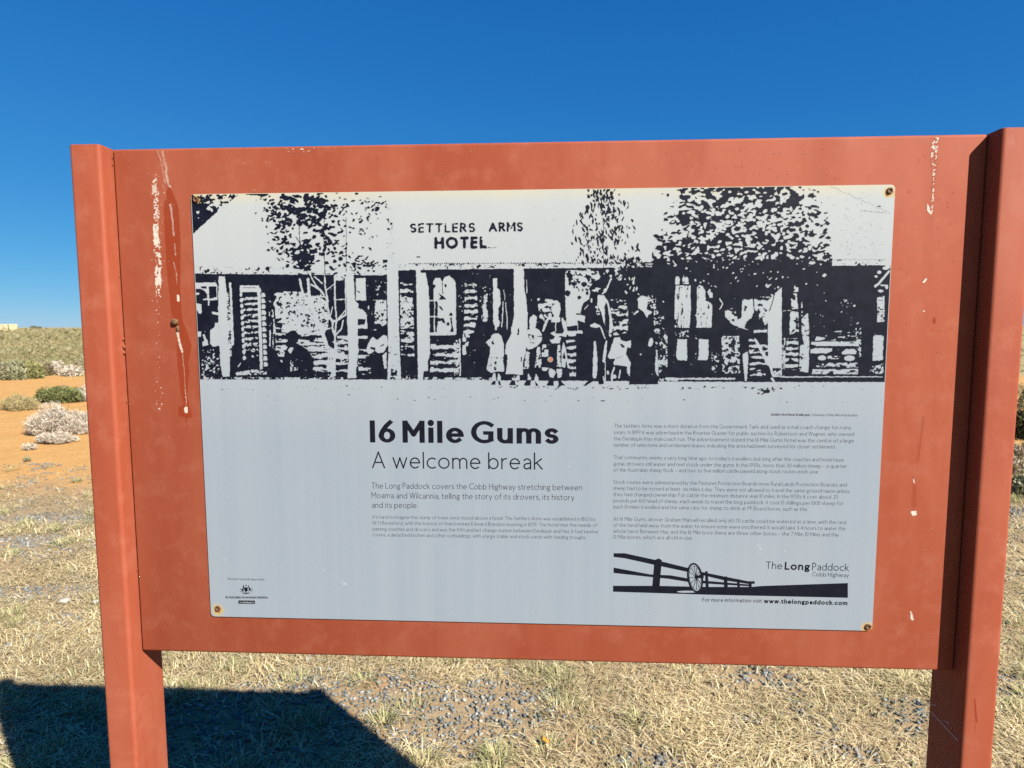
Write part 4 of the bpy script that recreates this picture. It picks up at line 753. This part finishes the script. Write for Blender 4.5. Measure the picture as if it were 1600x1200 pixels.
# ------------------------------------------------------------------ shrubs
M_LEAF = foliage_material('dry_foliage'); M_TWIG = plain('grey_twig', (.16, .11, .07), .9, .1, .3, 60)
def leaf_cloud(c, rx, ry, rz, n, ls, cols, rng, lumps=24, narrow=.38, upright=.5, zmin=.0):
    la = rng.uniform(0, 6.28, lumps); lq = np.sqrt(rng.random(lumps))*.78
    L = np.stack([lq*np.cos(la), lq*np.sin(la), (1-lq**2)*rng.uniform(.15, .62, lumps)], -1); lr = rng.uniform(.22, .40, lumps)
    k = rng.integers(0, lumps, n); d = rng.normal(0, 1, (n, 3)); d /= np.linalg.norm(d, axis=1, keepdims=True)
    p = L[k]+d*(lr[k]*rng.uniform(.45, 1.05, n)**.6)[:, None]
    p[:, 2] = np.abs(p[:, 2]); P = np.array(c)+p*np.array((rx, ry, rz))
    P[:, 2] = np.maximum(P[:, 2], c[2]+zmin)
    ax = d*.6+rng.normal(0, .5, (n, 3)); ax[:, 2] += upright; ax /= np.linalg.norm(ax, axis=1, keepdims=True)
    sd = np.cross(ax, rng.normal(0, 1, (n, 3))); sd /= np.maximum(np.linalg.norm(sd, axis=1, keepdims=True), 1e-6)
    l = (ls*rng.uniform(.6, 1.5, n))[:, None]; wd = l*narrow*.5
    V = np.stack([P-ax*l*.5, P+sd*wd, P+ax*l*.5, P-sd*wd], 1).reshape(-1, 3); q = np.arange(n*4).reshape(n, 4)
    cc = np.array(cols)[rng.integers(0, len(cols), n)]*rng.uniform(.75, 1.2, (n, 1))
    return V, q, np.repeat(cc, 4, 0)
def shrub(name, label, x, y, rx, ry, rz, n, ls, cols, seed, group=None, cat='shrub', narrow=.38, upright=.5):
    rng = np.random.default_rng(seed)
    r = bpy.data.objects.new(name, None); COL.objects.link(r); r.location = (x, y, 0); r['label'] = label; r['category'] = cat
    if group: r['group'] = group
    V, q, cc = leaf_cloud((0, 0, .02), rx, ry, rz, n, ls, cols, rng, narrow=narrow, upright=upright)
    me = mesh_np('foliage', V, q); cattr(me, 'Col', cc); link('foliage', me, M_LEAF, r)
    SV = []; SF = []
    for i in range(14):
        a = rng.uniform(0, 6.28); e = np.array((math.cos(a)*rx*rng.uniform(.3, .8), math.sin(a)*ry*rng.uniform(.3, .8), rz*rng.uniform(.4, .95))); t = .006+.006*rz
        b = len(SV); s0 = np.array((e[0]*.1, e[1]*.1, -.03))
        for p, w_ in ((s0, t), (e*.5+np.array((0, 0, rz*.1)), t*.7), (e, t*.3)):
            SV += [p+np.array((w_*math.cos(k*2.094), w_*math.sin(k*2.094), 0)) for k in range(3)]
        for s in (0, 3): SF += [(b+s+j, b+s+(j+1) % 3, b+s+3+(j+1) % 3, b+s+3+j) for j in range(3)]
    link('stem', mesh('stem', SV, SF), M_TWIG, r); return r
PALE = [(0.446, 0.389, 0.310), (0.396, 0.338, 0.259), (0.490, 0.446, 0.367), (0.331, 0.266, 0.194)]; GREEN = [(0.094, 0.112, 0.036), (0.126, 0.137, 0.047), (0.072, 0.086, 0.032), (0.158, 0.158, 0.065)]
STRAW = [(0.360, 0.288, 0.144), (0.302, 0.245, 0.122), (0.259, 0.223, 0.108), (0.216, 0.180, 0.086)]; GREY = [(0.187, 0.194, 0.108), (0.230, 0.223, 0.130), (0.144, 0.144, 0.072), (0.274, 0.245, 0.158)]; DARK = [(0.061, 0.072, 0.025), (0.086, 0.094, 0.036), (0.115, 0.115, 0.050), (0.050, 0.050, 0.022)]
def gx(px, py): x, y = on_ground(px, py); return float(x), float(y)
def put(name, label, px, py, wpx, hpx, n, ls, cols, seed, group=None, **kw):
    x, y = gx(px, py); d = np.array((x, y, 0))-CAM; dep = float(d@BF); k = dep/F_PX
    rx = wpx*k/2/1.0; rz = hpx*k/.95
    return shrub(name, label, x, y+rx*.35, rx, rx*.75, rz, n, ls, cols, seed, group, **kw)
put('shrub', 'low green bush standing in the orange sand behind the white shrubs', 86, 630, 78, 32, 8200, .05, GREEN, 1)
put('shrub', 'widest bleached white shrub on the sand before the green bush', 84, 680, 112, 52, 26000, .036, PALE, 2, narrow=.2, upright=.3)
put('shrub', 'bleached white shrub tucked behind the widest white shrub', 128, 628, 44, 28, 4500, .05, PALE, 3, narrow=.22)
put('shrub', 'small bleached tuft at the foot of the widest white shrub', 78, 694, 64, 20, 9000, .03, PALE, 4, narrow=.2)
put('dry_tussock', 'yellowish dry tussock beside the low green bush', 20, 642, 66, 26, 6200, .05, STRAW, 5, cat='tussock', narrow=.14, upright=1.2)
put('dry_tussock', 'lone small pale tussock on bare orange sand', 43, 704, 22, 11, 900, .03, PALE, 6, cat='tussock', narrow=.16, upright=.9)
put('dry_tussock', 'tiny dark tussock on bare orange sand', 40, 722, 14, 6, 500, .022, GREY, 7, cat='tussock', narrow=.16)
i = 20
for px, py, wp, hp, cols, lab in ((-30, 594, 70, 42, DARK, 'dark bush at the end of the scrub edge'), (12, 594, 44, 34, GREY, 'grey-green bush next to the dark bush at the scrub edge'), (42, 592, 40, 34, [(0.192, 0.192, 0.077), (0.230, 0.218, 0.096), (0.154, 0.154, 0.058)], 'yellow-green bush in the row at the scrub edge'),
        (68, 587, 26, 22, [(0.179, 0.141, 0.077), (0.128, 0.096, 0.051), (0.218, 0.179, 0.109)], 'brownish twiggy bush in the row at the scrub edge'), (86, 586, 30, 24, PALE, 'pale dry bush in the row at the scrub edge'), (108, 588, 34, 18, PALE, 'low whitish bush on the sand at the scrub edge'), (130, 580, 40, 22, [(0.307, 0.269, 0.173), (0.256, 0.218, 0.128), (0.218, 0.179, 0.096)], 'straw-coloured bush at the scrub edge behind the sign post')):
    put('shrub', lab, px, py, wp, hp, 4200, .10, cols, i, 'bushes along the scrub edge'); i += 1
# right-hand side
for px, py, wp, hp, n, cols, lab, nw in ((1622, 688, 90, 66, 6000, DARK, 'dark green bush beyond the sunlit sign post', .38), (1640, 640, 110, 60, 5000, GREY, 'olive bush behind the dark green bush', .38), (1612, 742, 70, 54, 6500, STRAW+PALE, 'pale straw shrub in front of the dark green bush', .2), (1606, 776, 60, 32, 5200, GREY, 'low grey-green saltbush edging the sand', .3), (1700, 720, 120, 60, 5000, GREY, 'broad grey bush farther along past the dark green bush', .35)):
    put('shrub', lab, px, py, wp, hp, n, .045, cols, i, narrow=nw); i += 1
x, y = gx(100, 521.3)
shrub('shrub', 'lone dark bush out on the far plain', x, y, 1.3, 1.0, .7, 900, .3, DARK, 60)
# ------------------------------------------------------------------ far plain scrub: one uncountable mass
def far_scrub():
    rng = np.random.default_rng(77); Vs = []; Qs = []; Cs = []; nv = 0
    for n, y0, y1, sz in ((60000, 19.5, 34, .11), (36000, 30, 75, .24), (16000, 70, 220, .62), (8000, 200, 700, 1.4)):
        y = y0+(y1-y0)*rng.random(n)**1.3; th = rng.uniform(-1.0, 1.0, n); th = np.where(rng.random(n) < .55, -rng.uniform(.60, .86, n), th*.95); x = y*np.tan(th)
        den = pnoise(x, y, y.mean()*.05+1, 5); k = (rng.random(n) < .25+den) & (y+ (pnoise(x, y, 5, 6)-.5)*3 > 19.2); x, y = x[k], y[k]; n = len(x)
        tone = pnoise(x, y, y.mean()*.10+2, 8); h = sz*rng.uniform(.5, 1.5, n)*(.35+.9*pnoise(x, y, y.mean()*.03+1, 9))
        base = np.stack([x, y, h*rng.uniform(.05, .7, n)], -1); ax = rng.normal(0, .55, (n, 3)); ax[:, 2] += .9; ax /= np.linalg.norm(ax, axis=1, keepdims=True)
        sd = np.cross(ax, rng.normal(0, 1, (n, 3))); sd /= np.maximum(np.linalg.norm(sd, axis=1, keepdims=True), 1e-6)
        l = (sz*rng.uniform(.4, 1.0, n))[:, None]; wd = l*rng.uniform(.10, .32, (n, 1))
        V = np.stack([base-ax*l*.5, base+sd*wd, base+ax*l*.5, base-sd*wd], 1).reshape(-1, 3); V[:, 2] = np.maximum(V[:, 2], .01)
        pal = np.array([(.20, .160, .082), (.168, .138, .062), (.19, .165, .086), (.122, .120, .047), (.245, .212, .13)])
        idx = np.clip((tone*5+rng.normal(0, .9, n)).astype(int), 0, 4); cc = pal[idx]*rng.uniform(.8, 1.15, (n, 1))
        Vs.append(V); Qs.append(np.arange(n*4).reshape(n, 4)+nv); nv += n*4; Cs.append(np.repeat(cc, 4, 0))
    me = mesh_np('plain_scrub', np.concatenate(Vs), np.concatenate(Qs)); cattr(me, 'Col', np.concatenate(Cs))
    link('plain_scrub', me, M_LEAF, kind='stuff', label='low dry grass and saltbush covering the plain to the horizon', category='scrub')
far_scrub()
# ------------------------------------------------------------------ hay stacks and trees on the horizon
M_HAY = plain('baled_hay', (.33, .275, .165), .9, .1, .15, 3)
x0, y0 = gx(16, 517.2)
dep = float((np.array((x0, y0, 0))-CAM)@BF); sz = 10.6*dep/F_PX
proto = None
for i, (dx, lab) in enumerate(((-1.62, 'pale cream hay stack at the row end farthest from the far trees'), (-.50, 'pale cream hay stack in the middle of the row on the horizon'), (.56, 'pale cream hay stack at the open end of the row, beside the far trees'))):
    r = bpy.data.objects.new('hay_stack', None); COL.objects.link(r); r['label'] = lab; r['category'] = 'hay stack'; r['group'] = 'hay stacks on the horizon'
    r.location = (x0+dx*sz*1.0, y0-dx*sz*.25, 0); r.rotation_euler = (0, 0, math.radians(38+4*i))
    if proto is None:
        proto = []
        for lz in range(3):
            for lx in range(2):
                for ly in range(2):
                    s = sz/2.06; h = sz/3.02
                    proto.append(bevel_box('bale', ((lx-1)*s+.02, (ly-1)*s+.02, lz*h), (lx*s-.02, ly*s-.02, (lz+1)*h+.004), .08, 2, M_HAY, r))
    else:
        for p in proto[:12]:
            c = p.copy(); COL.objects.link(c); c.parent = r
M_BARK = plain('bark', (.10, .075, .055), .9, .1, .3, 2)
for px, w_, h_, lab in ((52.5, 7.0, 3.4, 'far rounded tree on the horizon nearest the hay stacks'), (61.5, 5.5, 2.0, 'smaller far tree beside the rounded tree on the horizon')):
    D_ = 900.0; d = rays(px, 513.0); d = d/np.hypot(d[0], d[1]); bx = CAM+d*D_; rw = w_*D_/F_PX/2*1.2; hh = h_*D_/F_PX+1.2
    r = bpy.data.objects.new('tree', None); COL.objects.link(r); r.location = (bx[0], bx[1], 0); r['label'] = lab; r['category'] = 'tree'; r['group'] = 'trees on the horizon'
    rng = np.random.default_rng(int(px)); V, q, cc = leaf_cloud((0, 0, hh*.32), rw, rw, hh*.62, 1500, .55, DARK, rng); me = mesh_np('crown', V, q); cattr(me, 'Col', cc); link('crown', me, M_LEAF, r)
    tv = []; tf = []
    for z_, t_ in ((-.2, .22), (hh*.3, .16), (hh*.6, .06)): tv += [(t_*math.cos(k*1.047), t_*math.sin(k*1.047), z_) for k in range(6)]
    for s in (0, 6): tf += [(s+j, s+(j+1) % 6, s+6+(j+1) % 6, s+6+j) for j in range(6)]
    link('trunk', mesh('trunk', tv, tf), M_BARK, r)

# ------------------------------------------------------------------ gravel and dry grass around the sign
PATCH = []
for px, py, wx, wy in ((560, 1090, 210, 44), (740, 1105, 150, 40), (660, 1140, 170, 34), (1590, 1068, 60, 26), (1640, 1080, 120, 40), (1412, 1105, 46, 22), (1200, 1062, 60, 10), (60, 812, 95, 16), (30, 845, 80, 14), (60, 925, 130, 14), (1330, 1180, 60, 14), (1020, 1190, 60, 16), (1580, 800, 40, 18), (300, 1130, 160, 40), (1150, 1125, 36, 9)):
    x, y = gx(px, py); k = float((np.array((x, y, 0))-CAM)@BF)/F_PX; PATCH.append((x, y, wx*k, wy*k*1.9))
def gravelness(x, y):
    g = np.zeros_like(x)
    for cx, cy, rx, ry in PATCH: g = np.maximum(g, 1.25-np.sqrt(((x-cx)/rx)**2+((y-cy)/ry)**2))
    return g+(pnoise(x, y, .22, 61)-.5)*.9+(pnoise(x, y, .07, 62)-.5)*.5
def make_gravel():
    rng = np.random.default_rng(5); n = 700000
    x = rng.uniform(-6.5, 5.5, n); y = rng.uniform(-.6, 6.0, n); g = gravelness(x, y)
    keep = rng.random(n) < np.clip(g*1.3, 0, .85)+.006; x, y = x[keep], y[keep]; n = min(len(x), 34000); s = rng.permutation(len(x))[:n]; x, y = x[s], y[s]
    t = (1+5**.5)/2; iv = np.array([(-1, t, 0), (1, t, 0), (-1, -t, 0), (1, -t, 0), (0, -1, t), (0, 1, t), (0, -1, -t), (0, 1, -t), (t, 0, -1), (t, 0, 1), (-t, 0, -1), (-t, 0, 1)])/1.902
    fa = np.array([(0, 11, 5), (0, 5, 1), (0, 1, 7), (0, 7, 10), (0, 10, 11), (1, 5, 9), (5, 11, 4), (11, 10, 2), (10, 7, 6), (7, 1, 8), (3, 9, 4), (3, 4, 2), (3, 2, 6), (3, 6, 8), (3, 8, 9), (4, 9, 5), (2, 4, 11), (6, 2, 10), (8, 6, 7), (9, 8, 1)])
    r = rng.uniform(.0040, .0115, n); a = rng.uniform(0, 6.28, n); sq = rng.uniform(.5, .95, (n, 1)); st = rng.uniform(.7, 1.25, (n, 1))
    V = iv[None]*rng.uniform(.55, 1.25, (n, 12, 1))*r[:, None, None]; V[:, :, 0] *= st; V[:, :, 2] *= sq
    c, s_ = np.cos(a)[:, None], np.sin(a)[:, None]; X = V[:, :, 0]*c-V[:, :, 1]*s_; Y = V[:, :, 0]*s_+V[:, :, 1]*c
    V = np.stack([X+x[:, None], Y+y[:, None], V[:, :, 2]+(r*.45)[:, None]], -1).reshape(-1, 3)
    pal = np.array([(.118, .124, .117), (.085, .090, .086), (.155, .160, .148), (.20, .197, .175), (.16, .115, .07), (.27, .25, .21)])
    cc = pal[rng.choice(6, n, p=(.3, .27, .2, .1, .08, .05))]*rng.uniform(.8, 1.2, (n, 1))
    me = mesh_np('gravel', V, tris=(fa[None]+(np.arange(n)*12)[:, None, None]).reshape(-1, 3)); cattr(me, 'Col', np.repeat(cc, 12, 0))
    t_ = NT('blue_gravel'); t_.done(t_.attr('Col').outputs['Color'], .95, .05)
    link('gravel', me, t_.m, kind='stuff', label='blue-grey crushed stone lying among the dry grass', category='gravel')
make_gravel()
def blades(x, y, th, el, L, wd, droop, cols, z0=0.002):
    n = len(x); dx, dy = np.cos(th), np.sin(th); b = np.stack([x, y, np.full(n, z0)], -1)
    h1 = L*.55; p1 = b+np.stack([dx*np.cos(el)*h1, dy*np.cos(el)*h1, np.sin(el)*h1], -1)
    e2 = el-droop; h2 = L*.45; p2 = p1+np.stack([dx*np.cos(e2)*h2, dy*np.cos(e2)*h2, np.sin(e2)*h2], -1)
    sd = np.stack([-dy, dx, np.zeros(n)], -1)*(wd/2)[:, None]
    V = np.stack([b-sd, b+sd, p1-sd*.8, p1+sd*.8, p2], 1); V[:, :, 2] = np.maximum(V[:, :, 2], .0015); V = V.reshape(-1, 3); o = (np.arange(n)*5)[:, None]
    return V, o+np.array((0, 1, 3, 2)), o+np.array((2, 3, 4)), np.repeat(cols, 5, 0)
def make_grass():
    rng = np.random.default_rng(8); Vs, Qs, Ts, Cs = [], [], [], []; nv = 0
    def add(r):
        nonlocal nv
        Vs.append(r[0]); Qs.append(r[1]+nv); Ts.append(r[2]+nv); Cs.append(r[3]); nv += len(r[0])
    pal = np.array([(.42, .335, .18), (.50, .41, .24), (.34, .26, .135), (.26, .195, .10), (.55, .48, .31), (.26, .245, .105)])
    def region(n, xa, xb, ya, yb, scale=1.0, thin=0.0):
        x = rng.uniform(xa, xb, n); y = rng.uniform(ya, yb, n); g = gravelness(x, y); dn = pnoise(x, y, .45, 71)*.6+pnoise(x, y, .13, 72)*.4
        end = 5.0+(pnoise(x, y, 1.2, 73)-.5)*1.4; thin = thin+np.clip((y-3.0)/4, 0, .55)
        k = (rng.random(n) < np.clip(.25+1.5*(dn-.2)-thin, .06, 1)*np.clip(1-1.15*np.clip(g, 0, 1), .03, 1)) & (y < end+rng.normal(0, .25, n)); x, y = x[k], y[k]; n = len(x)
        flow = pnoise(x, y, .5, 74)*9; th = np.where(rng.random(n) < .55, flow+rng.normal(0, .6, n), rng.uniform(0, 6.28, n))
        el = np.abs(rng.normal(.10, .22, n)); up = rng.random(n) < .16; el[up] = rng.uniform(.5, 1.3, up.sum())
        L = rng.uniform(.025, .10, n)*scale; L[up] *= .55; wd = rng.uniform(.0019, .0042, n)*scale
        c = pal[rng.choice(6, n, p=(.3, .22, .2, .1, .1, .08))]*rng.uniform(.78, 1.15, (n, 1)); c *= (.78+.4*pnoise(x, y, .3, 75))[:, None]
        add(blades(x, y, th, el, L, wd, rng.uniform(.1, .9, n), c, rng.uniform(.001, .018, n)))
    region(190000, -3.6, 3.6, .35, 2.6); region(90000, -6.2, -1.8, 2.4, 6.6, 1.25); region(34000, -1.8, 2.0, 2.4, 6.4, 1.4); region(62000, 1.8, 6.0, 2.4, 6.4, 1.3); region(45000, -3.6, 3.6, -1.6, .4, 1.2)
    # grey-green living tufts
    nt_ = 1300; tx = rng.uniform(-6, 5.6, nt_); ty = rng.uniform(-.8, 6.0, nt_); big = pnoise(tx, ty, .9, 81); ok = (big > .40) | (rng.random(nt_) < .2); ok &= gravelness(tx, ty) < .75; tx, ty = tx[ok], ty[ok]
    for a, b in zip(tx, ty):
        n = int(rng.uniform(60, 150)); R = rng.uniform(.03, .10); r = R*np.sqrt(rng.random(n)); an = rng.uniform(0, 6.28, n); x = a+r*np.cos(an); y = b+r*np.sin(an)
        grn = np.array([(.18, .19, .072), (.23, .23, .10), (.31, .285, .145), (.42, .36, .20), (.125, .14, .053)])[rng.choice(5, n, p=(.24, .22, .22, .22, .10))]*rng.uniform(.8, 1.15, (n, 1))
        add(blades(x, y, an+rng.normal(0, .5, n), rng.uniform(.45, 1.35, n), rng.uniform(.03, .085, n), rng.uniform(.0018, .0036, n), rng.uniform(.2, 1.0, n), grn))
    me = mesh_np('dry_grass', np.concatenate(Vs), np.concatenate(Qs), np.concatenate(Ts)); cattr(me, 'Col', np.concatenate(Cs))
    link('dry_grass', me, M_LEAF, kind='stuff', label='straw-coloured dry grass matted over the ground round the sign', category='grass')
make_grass()
# ------------------------------------------------------------------ small things lying in the grass
M_OR = plain('orange_petal', (.46, .16, .012), .6, .3, .15, 200)
for px, py, s, lab, sd in ((852, 1168, .0165, 'bright orange petal lying in the dry grass, the larger one', 1), (836, 1174, .009, 'small orange petal beside the larger orange petal', 2)):
    x, y = gx(px, py); q = random.Random(sd); V = []; Fc = []; n = 7
    for i in range(n):
        for j in range(n):
            u = i/(n-1)*2-1; v = j/(n-1)*2-1; r = math.sqrt(max(0, 1-.45*v*v)); V.append((u*s*r, v*s*.85*math.sqrt(max(0, 1-.45*u*u)), .55*s*(u*u*.9+v*v*.5)+q.uniform(-.04, .04)*s))
    for i in range(n-1):
        for j in range(n-1): Fc.append((i*n+j, i*n+j+1, (i+1)*n+j+1, (i+1)*n+j))
    me = mesh('orange_petal', V, Fc); o = link('orange_petal', me, M_OR, None, True, label=lab, category='petal', group='orange petals'); o.location = (x, y, .022); o.rotation_euler = (math.radians(28), math.radians(q.uniform(-20, 20)), q.uniform(0, 6))
    md = o.modifiers.new('thickness', 'SOLIDIFY'); md.thickness = .0012
x, y = gx(149, 944)
o = lump('stone', (0, 0, 0), .016, plain('white_quartz', (.36, .345, .345), .6, .3, .1, 80), None, 8, 2, (1, .8, .8)); o.location = (x, y, .012); o['label'] = 'small white stone in the grass beside the sign post'; o['category'] = 'stone'
x, y = gx(100, 942)
o = lump('stone', (0, 0, 0), .03, plain('pale_stone', (.24, .22, .185), .8, .2, .2, 60), None, 9, 2, (1.3, .9, .6)); o.location = (x, y, .012); o['label'] = 'flat pale grey stone half buried in dry grass'; o['category'] = 'stone'
